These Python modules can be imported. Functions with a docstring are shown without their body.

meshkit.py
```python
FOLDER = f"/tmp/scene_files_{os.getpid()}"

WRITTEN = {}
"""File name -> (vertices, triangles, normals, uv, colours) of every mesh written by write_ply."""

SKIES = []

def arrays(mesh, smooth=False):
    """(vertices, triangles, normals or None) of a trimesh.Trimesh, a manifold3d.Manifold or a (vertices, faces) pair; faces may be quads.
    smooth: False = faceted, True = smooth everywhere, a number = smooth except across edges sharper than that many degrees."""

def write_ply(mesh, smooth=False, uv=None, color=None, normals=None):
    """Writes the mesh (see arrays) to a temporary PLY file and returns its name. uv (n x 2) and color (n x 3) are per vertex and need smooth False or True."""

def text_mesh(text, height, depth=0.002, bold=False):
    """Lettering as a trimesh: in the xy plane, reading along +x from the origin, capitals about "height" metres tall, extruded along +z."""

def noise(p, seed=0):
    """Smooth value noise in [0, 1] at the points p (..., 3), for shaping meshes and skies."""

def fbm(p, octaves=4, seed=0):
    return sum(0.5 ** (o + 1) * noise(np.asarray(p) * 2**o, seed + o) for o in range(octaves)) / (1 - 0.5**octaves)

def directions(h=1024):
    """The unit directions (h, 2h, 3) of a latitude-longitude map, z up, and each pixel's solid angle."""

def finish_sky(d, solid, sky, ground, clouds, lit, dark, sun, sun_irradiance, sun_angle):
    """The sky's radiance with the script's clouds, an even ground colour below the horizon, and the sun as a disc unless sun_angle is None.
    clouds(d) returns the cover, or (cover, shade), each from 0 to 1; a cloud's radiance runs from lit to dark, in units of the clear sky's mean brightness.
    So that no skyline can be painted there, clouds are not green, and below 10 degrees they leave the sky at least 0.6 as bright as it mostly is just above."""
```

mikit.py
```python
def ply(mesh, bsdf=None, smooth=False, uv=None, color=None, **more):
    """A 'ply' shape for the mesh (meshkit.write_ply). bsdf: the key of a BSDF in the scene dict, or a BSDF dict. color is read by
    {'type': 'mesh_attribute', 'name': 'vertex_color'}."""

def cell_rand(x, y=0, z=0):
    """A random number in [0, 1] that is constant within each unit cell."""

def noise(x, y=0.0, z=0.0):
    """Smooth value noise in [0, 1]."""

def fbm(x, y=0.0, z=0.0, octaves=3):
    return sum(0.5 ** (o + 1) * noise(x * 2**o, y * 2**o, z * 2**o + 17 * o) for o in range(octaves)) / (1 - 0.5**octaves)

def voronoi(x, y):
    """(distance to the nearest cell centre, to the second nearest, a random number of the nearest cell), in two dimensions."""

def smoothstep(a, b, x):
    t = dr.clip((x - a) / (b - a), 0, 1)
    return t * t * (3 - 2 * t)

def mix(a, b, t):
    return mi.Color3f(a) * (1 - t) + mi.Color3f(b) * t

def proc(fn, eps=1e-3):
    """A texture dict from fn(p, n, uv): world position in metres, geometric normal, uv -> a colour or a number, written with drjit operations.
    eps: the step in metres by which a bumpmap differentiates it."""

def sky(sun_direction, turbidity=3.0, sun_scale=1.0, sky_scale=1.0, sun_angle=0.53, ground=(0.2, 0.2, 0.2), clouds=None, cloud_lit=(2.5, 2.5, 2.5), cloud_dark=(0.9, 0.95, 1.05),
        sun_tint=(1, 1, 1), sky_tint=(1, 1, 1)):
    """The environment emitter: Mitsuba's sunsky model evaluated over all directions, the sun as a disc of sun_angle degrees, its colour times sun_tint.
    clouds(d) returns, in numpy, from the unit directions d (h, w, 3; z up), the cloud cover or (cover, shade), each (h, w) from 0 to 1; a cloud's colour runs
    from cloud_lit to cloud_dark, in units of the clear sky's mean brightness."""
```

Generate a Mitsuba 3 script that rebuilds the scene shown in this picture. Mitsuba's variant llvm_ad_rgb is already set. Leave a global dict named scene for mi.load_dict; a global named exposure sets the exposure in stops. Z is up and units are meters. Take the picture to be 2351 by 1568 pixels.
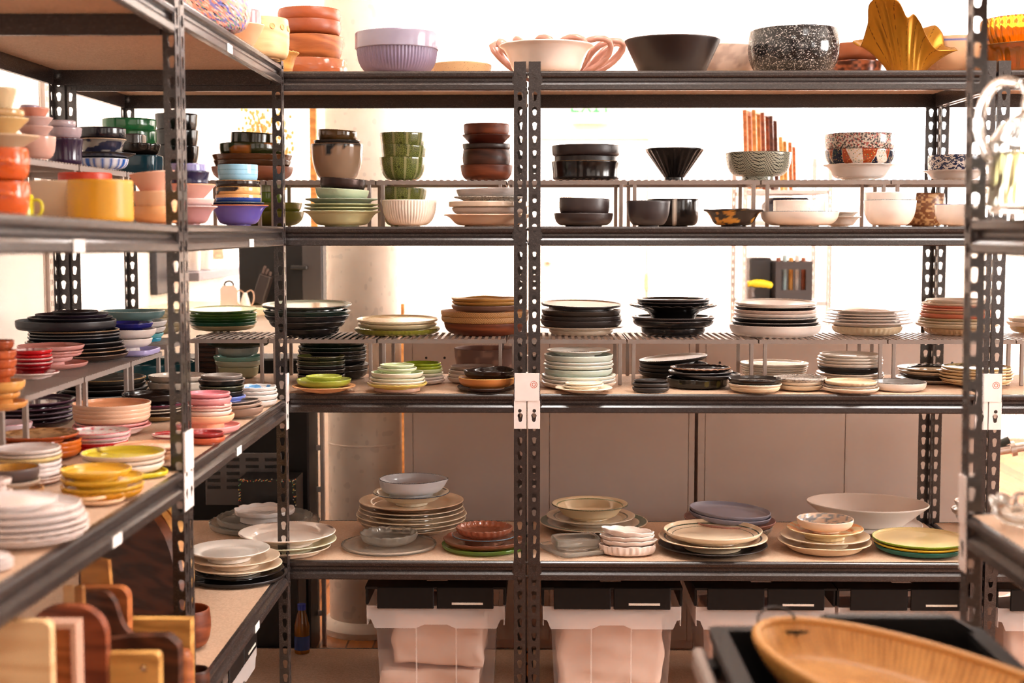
import math, random, numpy as np, trimesh, mitsuba as mi, mikit, meshkit
import drjit as dr
import manifold3d as m3
from shapely.geometry import Polygon, Point, box as sbox
from shapely.ops import unary_union
from shapely import affinity
T = mi.ScalarTransform4f
random.seed(7)
rng = np.random.default_rng(11)
scene, labels = {'type': 'scene'}, {}
# ------------------------------------------------------------------ camera, light, exposure
exposure = 0.15
FPX, CX, CY, CAMZ = 3200.0, 1175.5, 784.0, 1.39
PITCH, YAW = math.atan(256 / FPX), math.atan(52.5 / FPX)
KD = FPX / 3633.0   # every distance from the camera was estimated at 3633 pixels of focal length
CAM = np.array([0, 0, CAMZ])
FW = np.array([-math.sin(YAW) * math.cos(PITCH), math.cos(YAW) * math.cos(PITCH), -math.sin(PITCH)])
RT = np.array([math.cos(YAW), math.sin(YAW), 0.0])
UP = np.cross(RT, FW)
scene['camera'] = {'type': 'thinlens', 'fov': math.degrees(2 * math.atan(CX / FPX)), 'fov_axis': 'x',
                   'to_world': T().look_at(origin=CAM.tolist(), target=(CAM + FW).tolist(), up=[0, 0, 1]),
                   'aperture_radius': 0.0062, 'focus_distance': 4.3 * KD, 'near_clip': 0.05, 'far_clip': 100.0}
WIN_BACK, WIN_RIGHT, WIN_FRONT, ADDED_LAMP_BACK, LAMP_FRONT = 7.0, 24.0, 0.8, 56.0, 23.0
WARM, DAY = (1.0, 0.975, 0.94), (1.0, 0.985, 0.965)
def emit(c, s):
    return {'type': 'area', 'radiance': {'type': 'rgb', 'value': [x * s for x in c]}}
# ------------------------------------------------------------------ projection helpers
def ray(px, py):
    return FW + (px - CX) / FPX * RT - (py - CY) / FPX * UP
def at_y(px, py, Y):
    d = ray(px, py); return CAM + d * (Y / d[1])
def at_z(px, py, Z):
    d = ray(px, py); return CAM + d * ((Z - CAMZ) / d[2])
def project(p):
    v = np.asarray(p, float) - CAM
    return CX + FPX * v @ RT / (v @ FW), CY - FPX * v @ UP / (v @ FW)
def ppm(p):
    return FPX / ((np.asarray(p, float) - CAM) @ FW)
def xpx(px, Y, Z=1.2):
    lo = at_y(px, 528, Y)
    for _ in range(3):
        q = project((lo[0], Y, Z)); lo[0] += (px - q[0]) / ppm((lo[0], Y, Z))
    return lo[0]
# ------------------------------------------------------------------ colour and materials
def lin(h):
    if not isinstance(h, str): return np.array(h, float)
    c = np.array([int(h[i:i + 2], 16) for i in (0, 2, 4)]) / 255.0
    return np.where(c <= 0.04045, c / 12.92, ((c + 0.055) / 1.055) ** 2.4)
VC = {'type': 'mesh_attribute', 'name': 'vertex_color'}
def rgb(h): return {'type': 'rgb', 'value': [float(x) for x in lin(h)]}
def principled(key, base, rough, two=True, **k):
    b = {'type': 'principled', 'base_color': base, 'roughness': rough, **k}
    scene[key] = {'type': 'twosided', 'bsdf': b} if two else b
    return key
principled('glaze', VC, 0.13, specular=0.5)
principled('satin', VC, 0.38, specular=0.5)
principled('matte', VC, 0.7, specular=0.3)
principled('metal', VC, 0.32, metallic=0.85)
principled('goldleaf', VC, 0.36, metallic=0.75, specular=0.4)
scene['glass'] = {'type': 'blendbsdf', 'weight': 0.10, 'a': {'type': 'dielectric', 'int_ior': 1.5, 'ext_ior': 1.0}, 'b': {'type': 'twosided', 'bsdf': {'type': 'diffuse', 'reflectance': rgb('f4ecdc')}}}
for k, c in (('amber', 'b9761c'), ('greenglass', '9ecb5a'), ('pinkglass', 'eb9a78'), ('smoke', '4a4a4a')):
    scene['tint_' + k] = {'type': 'principled', 'base_color': rgb(c), 'roughness': 0.05, 'spec_trans': 0.8, 'eta': 1.5}
scene['frosted'] = {'type': 'blendbsdf', 'weight': 0.32, 'a': {'type': 'thindielectric', 'int_ior': 1.15},
                    'b': {'type': 'twosided', 'bsdf': {'type': 'diffuse', 'reflectance': rgb('f3ece8')}}}
scene['clearplastic'] = {'type': 'blendbsdf', 'weight': 0.09, 'a': {'type': 'thindielectric', 'int_ior': 1.25},
                         'b': {'type': 'twosided', 'bsdf': {'type': 'diffuse', 'reflectance': rgb('f3ece8')}}}
def L3(h): return mi.Color3f(*[float(x) for x in lin(h)])
def steel_fn(p, n, uv):
    v = mikit.noise(p.x * 900, p.y * 900, p.z * 900)
    w = mikit.noise(p.x * 380 + 7, p.y * 380, p.z * 380)
    return mikit.mix(lin('241e1d').tolist(), lin('4c4442').tolist(), mikit.smoothstep(0.45, 1.0, v * 0.6 + w * 0.4))
principled('steel', mikit.proc(steel_fn), 0.26, specular=0.8)
principled('rawsteel', rgb('9a8d86'), 0.4, metallic=0.3)
def board_fn(p, n, uv):
    v = mikit.fbm(p.x * 260, p.y * 260, p.z * 260, 2); w = mikit.fbm(p.x * 9, p.y * 9, p.z * 9, 2)
    return mikit.mix(lin('a3846b').tolist(), lin('c9ab92').tolist(), dr.clip(v * 0.8 + w * 0.3 - 0.05, 0, 1))
principled('fibreboard', mikit.proc(board_fn), 0.75, specular=0.2)
def wood_mat(key, a, b, f=1.0, rough=0.45):
    def fn(p, n, uv, A=lin(a).tolist(), B=lin(b).tolist()):
        q = p.x * 1.3 + p.z * 0.5 + p.y * 0.7
        w = mikit.fbm(p.x * 9, p.y * 9, p.z * 30, 2)
        g = dr.sin((p.z * 210 * f + q * 40 * f + w * 14)) * 0.5 + 0.5
        fine = mikit.noise(p.x * 60, p.y * 60, p.z * 900)
        return mikit.mix(A, B, dr.clip(g * 0.55 + fine * 0.25 + w * 0.25, 0, 1))
    return principled(key, mikit.proc(fn), rough, specular=0.4)
wood_mat('wood_striped', '1a0c07', '6a3518', .25)
wood_mat('wood_orange', '84401c', 'b86f3e')
wood_mat('wood_dark', '241009', '5a2d18')
wood_mat('wood_red', '4a1c0e', '8a4526', 0.6)
wood_mat('wood_mid', '8a5325', 'c58a48', 0.5)
wood_mat('wood_light', 'c99a66', 'e2c090', 0.5)
wood_mat('wood_olive', '9c6a30', 'd9a65c', 0.9)
def speck_mat(key, a, b, lo, hi, f=900, rough=0.2, c=None):
    def fn(p, n, uv, A=lin(a).tolist(), B=lin(b).tolist()):
        v = mikit.noise(p.x * f, p.y * f, p.z * f) * 0.6 + mikit.noise(p.x * f * .45, p.y * f * .45, p.z * f * .45) * 0.4
        o = mikit.mix(A, B, mikit.smoothstep(lo, hi, v))
        return o
    return principled(key, mikit.proc(fn), rough, specular=0.5)
speck_mat('sp_black', '0c0a0b', 'cfc9c6', 0.62, 0.70, 620, 0.1)
speck_mat('sp_tan', 'c4a276', '7a4e30', 0.72, 0.78, 700, 0.5)
speck_mat('sp_orange', 'caa070', '7a5230', 0.55, 0.75, 900, 0.5)
speck_mat('sp_copper', '3a1a10', '8f4e30', 0.35, 0.75, 110, 0.25)
speck_mat('sp_grey', 'c9bfb4', '4a423c', 0.5, 0.6, 900, 0.4)
speck_mat('sp_bronze', '7a4a2a', 'c9a070', 0.4, 0.7, 160, 0.3)
speck_mat('sp_blue', 'e6ded6', '20284a', 0.48, 0.52, 300, 0.2)
def vor_mat(key, a, b, f, lo, hi, rough=0.15):
    def fn(p, n, uv, A=lin(a).tolist(), B=lin(b).tolist()):
        d1, d2, c = mikit.voronoi(uv.x * f, uv.y * f)
        o = mikit.mix(A, B, mikit.smoothstep(lo, hi, d2 - d1) * (.75 + .25 * c))
        seam = mikit.smoothstep(.93, .995, dr.abs(dr.cos(uv.x / .0665 * 5)))
        return mikit.mix(o, lin('c2c08a').tolist(), seam * .7)
    return principled(key, mikit.proc(fn), rough, specular=0.5)
vor_mat('crackle', '3a3f14', '8f9a50', 210, 0.08, 0.30)
def net_fn(p, n, uv):
    u, v = uv.x * 60, uv.y * 60
    k = dr.abs(dr.sin(u * 3.4 + dr.abs(dr.sin(u * .8)) * 6 + v * 5)); s = dr.abs(dr.sin(v * 8 - dr.abs(dr.sin(u * .8)) * 9))
    return mikit.mix(lin('131a17').tolist(), lin('b4b4a0').tolist(), mikit.smoothstep(.48, .62, k * .5 + s * .5))
principled('leafnet', mikit.proc(net_fn), 0.2)
def floral_fn(p, n, uv):
    d1, d2, c = mikit.voronoi(uv.x * 150, uv.y * 150)
    vine = dr.abs(dr.sin(uv.x * 260 + dr.sin(uv.y * 300) * 2.5)); 
    o = mikit.mix(lin('e9dccc').tolist(), lin('37302c').tolist(), mikit.smoothstep(.3, .1, vine))
    spot = mikit.mix(lin('3a3330').tolist(), lin('b0524a').tolist(), mikit.smoothstep(.6, .65, c))
    return dr.lerp(o, spot, mikit.smoothstep(.42, .34, d1))
principled('floral', mikit.proc(floral_fn), 0.18)
def imari_fn(p, n, uv):
    d1, d2, c = mikit.voronoi(uv.x * 30, uv.y * 12)
    base = dr.select(c < .5, mi.Color3f(*lin('15152e').tolist()), dr.select(c < .82, mi.Color3f(*lin('a44422').tolist()), mi.Color3f(*lin('efe6da').tolist())))
    e1, e2, c2 = mikit.voronoi(uv.x * 120 + 5, uv.y * 120)
    base = dr.lerp(base, dr.select(c2 < .5, mi.Color3f(*lin('d8b06a').tolist()), mi.Color3f(*lin('4f6d4a').tolist())), mikit.smoothstep(.22, .16, e1))
    return dr.lerp(mi.Color3f(*lin('f2e6d6').tolist()), base, mikit.smoothstep(.01, .04, d2 - d1))
principled('imari', mikit.proc(imari_fn), 0.15)
def wicker_fn(p, n, uv):
    a = dr.sin(uv.x * 900) * dr.sin(uv.y * 1400)
    return mikit.mix(lin('7a4a22').tolist(), lin('d9a468').tolist(), mikit.smoothstep(-.5, .6, a))
principled('wicker', mikit.proc(wicker_fn), 0.6)
def cane_fn(p, n, uv):
    a = dr.sin(uv.x * 900 + dr.sin(uv.y * 60) * .6); b = mikit.noise(uv.x * 160, uv.y * 40)
    return mikit.mix(lin('9a6226').tolist(), lin('cf9a56').tolist(), dr.clip(a * .3 + b * .5 + .3, 0, 1))
principled('cane', mikit.proc(cane_fn), 0.5)
def woven_fn(p, n, uv):
    v = dr.floor(uv.y * 330 + uv.x * 260); u = dr.floor(uv.x * 90 - uv.y * 60 + v * .37)
    c = mikit.cell_rand(u, v, 3)
    o = mi.Color3f(*lin('e79a88').tolist())
    for t, h in ((.45, 'efd6d0'), (.6, '8a86c8'), (.74, '86b48e'), (.85, '1c1a22'), (.93, '4a58a8')):
        o = dr.select(c > t, mi.Color3f(*lin(h).tolist()), o)
    return o
principled('wovenwire', mikit.proc(woven_fn), 0.4)
def wall_fn(p, n, uv):
    return mikit.mix(lin('eee8de').tolist(), lin('f4efe8').tolist(), mikit.fbm(p.x * 3, p.y * 3, p.z * 3, 2))
principled('plaster', mikit.proc(wall_fn), 0.8, specular=0.2)
def pillar_fn(p, n, uv):
    v = mikit.fbm(p.x * 14, p.y * 14, p.z * 9, 3); s = mikit.smoothstep(.72, .78, mikit.noise(p.x * 60, p.y * 60, p.z * 40))
    return mikit.mix(lin('e3d4c2').tolist(), lin('efe4d6').tolist(), v) * (1 - .12 * s)
scene['paintcol'] = {'type': 'twosided', 'bsdf': {'type': 'bumpmap', 'tex': mikit.proc(lambda p, n, uv: mikit.fbm(p.x * 25, p.y * 25, p.z * 14, 3), 2e-3), 'scale': 0.006,
                     'bsdf': {'type': 'principled', 'base_color': mikit.proc(pillar_fn), 'roughness': 0.55}}}
def floor_fn(p, n, uv):
    i = dr.floor(p.x / .09); c = mikit.cell_rand(i, dr.floor(p.y / 1.1 + i * .37), 2)
    g = mikit.fbm(p.x * 70, p.y * 5, 0, 2); gap = mikit.smoothstep(.02, .05, dr.abs(p.x / .09 - i - .5) * -1 + .5)
    return mikit.mix(lin('6f3a16').tolist(), lin('a5642c').tolist(), dr.clip(c * .6 + g * .5 - .1, 0, 1)) * (gap * .8 + .2)
principled('floorwood', mikit.proc(floor_fn), 0.3)
def cloth_fn(p, n, uv):
    return mikit.mix(lin('d6b5a2').tolist(), lin('e8cfc0').tolist(), mikit.fbm(p.x * 18, p.y * 18, p.z * 18, 3))
principled('linen', mikit.proc(cloth_fn), 0.85, specular=0.1, sheen=0.3)
# ------------------------------------------------------------------ scene writing helpers
used = {}
def numbered(name):
    n = used.get(name, 0); used[name] = n + 1
    return name if n == 0 else f'{name}_{n:03d}'
def tag(key, label=None, cat=None, group=None, kind=None):
    d = labels.setdefault(key, {})
    for k, v in (('label', label), ('category', cat), ('group', group), ('kind', kind)):
        if v: d[k] = v
def thing(name, label, cat, group=None):
    k = numbered(name); tag(k, label, cat, group); return k
def vshape(mesh, mat, col=None, smooth=False, tw=None, uv=None):
    """col given: vertex-coloured material"""
    if mat in ('glaze', 'satin', 'matte', 'metal', 'goldleaf'):
        if hasattr(mesh, 'to_mesh'):
            q = mesh.to_mesh(); mesh = trimesh.Trimesh(q.vert_properties[:, :3], q.tri_verts, process=False)
        if not smooth or isinstance(smooth, (int, float)) and smooth is not True:
            if smooth: mesh = trimesh.graph.smooth_shade(mesh, angle=math.radians(smooth), facet_minarea=None); smooth = True
        n = len(mesh.vertices if hasattr(mesh, 'vertices') else mesh[0])
        c = np.tile(lin(col), (n, 1)) if not (isinstance(col, np.ndarray) and col.ndim == 2) else col
        d = mikit.ply(mesh, mat, smooth=bool(smooth), color=c, uv=uv)
    else:
        d = mikit.ply(mesh, mat, smooth=smooth, uv=uv)
    if tw is not None: d['to_world'] = tw
    return d
def part(parent, name, shape, label=None, kind=None):
    k = numbered(parent + '__' + name); scene[k] = shape
    if label or kind: tag(k, label, kind=kind)
    return k
def single(name, shape, label, cat, group=None, kind=None):
    k = numbered(name); scene[k] = shape; tag(k, label, cat, group, kind); return k
def struct(name, shape):
    scene[name] = shape; tag(name, kind='structure'); used[name] = 1; return name
def rbox(x0, x1, y0, y1, z0, z1, b=0.0):
    if b <= 0:
        m = trimesh.creation.box((x1 - x0, y1 - y0, z1 - z0)); m.apply_translation(((x0 + x1) / 2, (y0 + y1) / 2, (z0 + z1) / 2)); return m
    P = []
    for x, sx in ((x0, 1), (x1, -1)):
        for y, sy in ((y0, 1), (y1, -1)):
            for z, sz in ((z0, 1), (z1, -1)):
                P += [(x, y + sy * b, z + sz * b), (x + sx * b, y, z + sz * b), (x + sx * b, y + sy * b, z)]
    return trimesh.convex.convex_hull(np.array(P))
def cat(*ms):
    return trimesh.util.concatenate(list(ms))
def ext(poly, depth):
    gs = getattr(poly, 'geoms', [poly])
    return cat(*[trimesh.creation.extrude_polygon(g, depth, engine='earcut') for g in gs])
def xform(m, M):
    m = m.copy(); m.apply_transform(M); return m
def cyl(p0, p1, r, n=16):
    return trimesh.creation.cylinder(r, segment=[p0, p1], sections=n)
def tube(P, rad, n=10, closed=False):
    P = np.asarray(P, float); N = len(P); rad = np.broadcast_to(rad, N)
    t = np.gradient(P, axis=0) if not closed else np.roll(P, -1, 0) - np.roll(P, 1, 0)
    t /= np.linalg.norm(t, axis=1, keepdims=True) + 1e-12
    u = np.cross(t[0], [0.3, 0.2, 0.9]); u /= np.linalg.norm(u); V = []
    for i in range(N):
        u = u - t[i] * (u @ t[i]); u /= np.linalg.norm(u); w = np.cross(t[i], u)
        a = np.linspace(0, 2 * np.pi, n, endpoint=False)
        V.append(P[i] + rad[i] * (np.cos(a)[:, None] * u + np.sin(a)[:, None] * w))
    F = []
    for i in range(N if closed else N - 1):
        for j in range(n):
            a, b = i * n + j, i * n + (j + 1) % n; c, d = ((i + 1) % N) * n + j, ((i + 1) % N) * n + (j + 1) % n
            F += [(a, b, d), (a, d, c)]
    V = np.vstack(V)
    if not closed:
        k = len(V); V = np.vstack([V, P[0], P[-1]])
        for j in range(n):
            F += [(k, (j + 1) % n, j), (k + 1, (N - 1) * n + j, (N - 1) * n + (j + 1) % n)]
    return trimesh.Trimesh(V, F, process=False)
def spline(P, n):
    from scipy.interpolate import CubicSpline
    P = np.asarray(P, float); s = np.r_[0, np.cumsum(np.linalg.norm(np.diff(P, axis=0), axis=1))]
    return CubicSpline(s, P)(np.linspace(0, s[-1], n))
# ------------------------------------------------------------------ the room
struct('floor', vshape(rbox(-1.75, 5.2, -3.5, 9.6, -0.1, 0), 'floorwood'))
struct('ceiling', vshape(rbox(-1.75, 5.2, -3.5, 9.6, 3.3, 3.4), 'plaster'))
struct('wall_left', vshape(rbox(-1.75, -1.6, -3.5, 9.6, 0, 3.3), 'plaster'))
principled('darkened_wall', rgb('5a4a44'), 0.8)  # unseen wall behind the camera, toned dark to cut fill and reflections
FX0, FX1, FZ0, FZ1 = 0.3, 4.7, 0.7, 2.9
fw_ = ext(sbox(-1.75, 0, 5.2, 3.3).difference(sbox(FX0, FZ0, FX1, FZ1)), 0.12)
struct('wall_front', vshape(xform(fw_, np.array([[1, 0, 0, 0], [0, 0, -1, -3.5], [0, 1, 0, 0], [0, 0, 0, 1.]])), 'darkened_wall'))
# back wall with the window opening, right wall with two openings
BX0, BX1, BZ0, BZ1 = 1.66, 4.9, 1.25, 2.95
bw = ext(sbox(-1.75, 0, 5.2, 3.3).difference(sbox(BX0, BZ0, BX1, BZ1)), 0.12)
struct('wall_back', vshape(xform(bw, np.array([[1, 0, 0, 0], [0, 0, -1, 9.42], [0, 1, 0, 0], [0, 0, 0, 1.]])), 'plaster'))
RW = [(-2.6, -0.6), (1.3, 3.5), (5.2, 8.4)]
rw = sbox(-3.5, 0, 9.6, 3.3)
for a, b in RW: rw = rw.difference(sbox(a, 1.3, b, 2.9))
struct('wall_right', vshape(xform(ext(rw, 0.12), np.array([[0, 0, 1, 5.08], [1, 0, 0, 0], [0, 1, 0, 0], [0, 0, 0, 1.]])), 'plaster'))
principled('whitepaint', rgb('efe6da'), 0.5)
def window(n, along, u0, u1, z0, z1, at, nu, nz, strength):
    """grid of glowing daylight panes in a painted frame; along: 'x' = in the back wall, 'y' = in the right wall"""
    k = f'window_{n}'; tag(k, kind='structure'); used[k] = 1
    def bar(a, b, c, d, t):
        return rbox(a, b, at - t, at + t, c, d) if along == 'x' else rbox(at - t, at + t, a, b, c, d)
    fr = [bar(u0, u1, z0, z0 + .05, .04), bar(u0, u1, z1 - .05, z1, .04), bar(u0, u0 + .05, z0, z1, .04), bar(u1 - .05, u1, z0, z1, .04)]
    part(k, 'frame', vshape(cat(*fr), 'whitepaint'))
    for i in range(1, nu): part(k, 'muntin', vshape(bar(u0 + (u1 - u0) * i / nu - .014, u0 + (u1 - u0) * i / nu + .014, z0 + .05, z1 - .05, .025), 'whitepaint'))
    for i in range(1, nz): part(k, 'muntin', vshape(bar(u0 + .05, u1 - .05, z0 + (z1 - z0) * i / nz - .014, z0 + (z1 - z0) * i / nz + .014, .02), 'whitepaint'))
    for i in range(nu):
        for j in range(nz):
            a, b, c, d = u0 + (u1 - u0) * i / nu, u0 + (u1 - u0) * (i + 1) / nu, z0 + (z1 - z0) * j / nz, z0 + (z1 - z0) * (j + 1) / nz
            V = ([(a, at, c), (b, at, c), (b, at, d), (a, at, d)] if at > 0 else [(b, at, c), (a, at, c), (a, at, d), (b, at, d)]) if along == 'x' else [(at, b, c), (at, a, c), (at, a, d), (at, b, d)]
            m = trimesh.Trimesh(V, [(0, 1, 2), (0, 2, 3)], process=False)
            part(k, 'pane', {**vshape(m, 'whitepaint'), 'emitter': emit(DAY, strength)})
window(1, 'x', BX0, BX1, BZ0, BZ1, 9.36, 6, 3, WIN_BACK)
for i, (a, b) in enumerate(RW): window(i + 2, 'y', a, b, 1.3, 2.9, 5.13, 2, 2, WIN_RIGHT * (.2, 1, .3)[i])
window(5, 'x', FX0, FX1, FZ0, FZ1, -3.55, 5, 3, WIN_FRONT)
def lamp(x, y, lx, ly, s, label):
    k = thing('unseen_ceiling_lamp', label, 'ceiling lamp')
    h = ext(sbox(x - lx / 2 - .03, y - ly / 2 - .03, x + lx / 2 + .03, y + ly / 2 + .03).difference(sbox(x - lx / 2, y - ly / 2, x + lx / 2, y + ly / 2)), 0.08)
    h.apply_translation((0, 0, 3.22)); part(k, 'housing', vshape(h, 'whitepaint'))
    m = trimesh.Trimesh([(x - lx / 2, y - ly / 2, 3.235), (x - lx / 2, y + ly / 2, 3.235), (x + lx / 2, y + ly / 2, 3.235), (x + lx / 2, y - ly / 2, 3.235)], [(0, 1, 2), (0, 2, 3)], process=False)
    part(k, 'diffuser', {**vshape(m, 'whitepaint'), 'emitter': emit(WARM, s)})
for i, x in enumerate((-0.5, 1.2, 2.9)):  # lamps added out of view to blow out the far wall
    lamp(x, 7.7, 1.2, .5, ADDED_LAMP_BACK, f'added white ceiling panel lamp over the far room, {("left", "middle", "right")[i]} one')
for i, (x, y) in enumerate(((0.2, 3.0), (0.0, 0.2), (1.7, 1.2), (1.7, 3.0))):  # unseen lamps lighting the rack fronts; the weak pair is added fill
    lamp(x, y, .7, .7, LAMP_FRONT * (1, .25, .25, 1)[i], 'unseen white ceiling panel lamp over ' + ('the aisle between shelves', 'the aisle behind the camera, added as fill', 'the right shelving rack, added as fill', 'the right end of shelves')[i])
# ------------------------------------------------------------------ steel racks
RW_, RD_, RH_ = 1.219, 0.61 * KD, 1.83
LW_, LD_ = 1.219 * KD, 0.61
def keyhole(cx, cz, r=.0072, w=.0045, l=.0165):
    a = np.radians(np.linspace(-35, 215, 9))
    return [(cx + r * math.cos(t), cz + r * math.sin(t)) for t in a] + [(cx - w, cz - l + .003), (cx - w * .5, cz - l), (cx + w * .5, cz - l), (cx + w, cz - l + .003)]
def flange(z0, z1, w, holes=True, first=.03, pitch=.0381):
    hs = []
    z = first
    while holes and z < z1 - .012:
        if z > z0 + .02: hs.append(keyhole(w / 2, z))
        z += pitch
    return Polygon([(0, z0), (w, z0), (w, z1), (0, z1)], hs)
def angle_post(z0, z1, w, t, off=0.0, holes=True, first=.03):
    f = ext(flange(z0, z1, w, holes, first), t)
    A = xform(f, np.array([[1, 0, 0, -off], [0, 0, -1, t - off], [0, 1, 0, 0], [0, 0, 0, 1.]]))
    B = xform(f, np.array([[0, 0, 1, -off], [1, 0, 0, -off], [0, 1, 0, 0], [0, 0, 0, 1.]]))
    return cat(A, B)
POST = vshape(angle_post(0, RH_, .0315, .002), 'steel')
slv = cat(angle_post(.86, .935, .0335, .0018, .002, True, .895), angle_post(.935, 1.01, .0335, .0035, .0037, False))
SLEEVE = vshape(slv, 'satin', 'e9e0dc')
FOOT = vshape(cat(rbox(-.003, .036, -.003, .036, 0, .008, .002)), 'satin', '1a1818')
BP = [(-.0125, 0), (-.004, 0), (-.001, -.003), (0, -.006), (-.001, -.013), (-.004, -.0165), (-.0105, -.019), (-.0105, -.0255), (-.004, -.031), (0, -.036), (0, -.048), (-.002, -.051), (-.0125, -.051)]
def beam(L, W):
    m = trimesh.creation.extrude_polygon(Polygon(BP), L - .066, engine='earcut')
    m = xform(m, np.array([[0, 0, -1, L - .033], [-1, 0, 0, 0], [0, 1, 0, 0], [0, 0, 0, 1.]]))
    sm = trimesh.graph.smooth_shade(m, angle=math.radians(28), facet_minarea=None)
    for x in (.0158, L - .0158):
        for z in (-.0065, -.0445): sm = cat(sm, cyl((x, -.0028, z), (x, .001, z), .0048, 10))
        x0, x1 = (.004, .036) if x < L / 2 else (L - .036, L - .004)
        sm = cat(sm, rbox(x0, x1, .0022, .0045, -.05, -.001))
    return vshape(sm, 'steel')
SIZES = {}
def rack_meshes(W, D):
    if (W, D) not in SIZES:
        SIZES[W, D] = (beam(W, 0), beam(D, 0), vshape(rbox(.013, W - .013, .013, D - .013, -.012, -.0005, .0008), 'fibreboard'))
    return SIZES[W, D]
TAGS = vshape(rbox(-.024, .024, -.0022, -.0006, -.0495, -.031, .0004), 'satin', 'f2eeea')
_st = []
for i in range(22):
    for r_, w_ in ((.0088, .0010), (.0045, .0007)):
        a_ = 2 * math.pi * i / 22; b_ = rbox(-w_, w_, -.0042, -.0036, r_ - .001, r_ + .001)
        _st.append(xform(b_, trimesh.transformations.rotation_matrix(a_, [0, 1, 0])))
STAMP = vshape(cat(*_st), 'satin', 'c4705f')
def Rz(d): return T().rotate([0, 0, 1], d)
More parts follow.
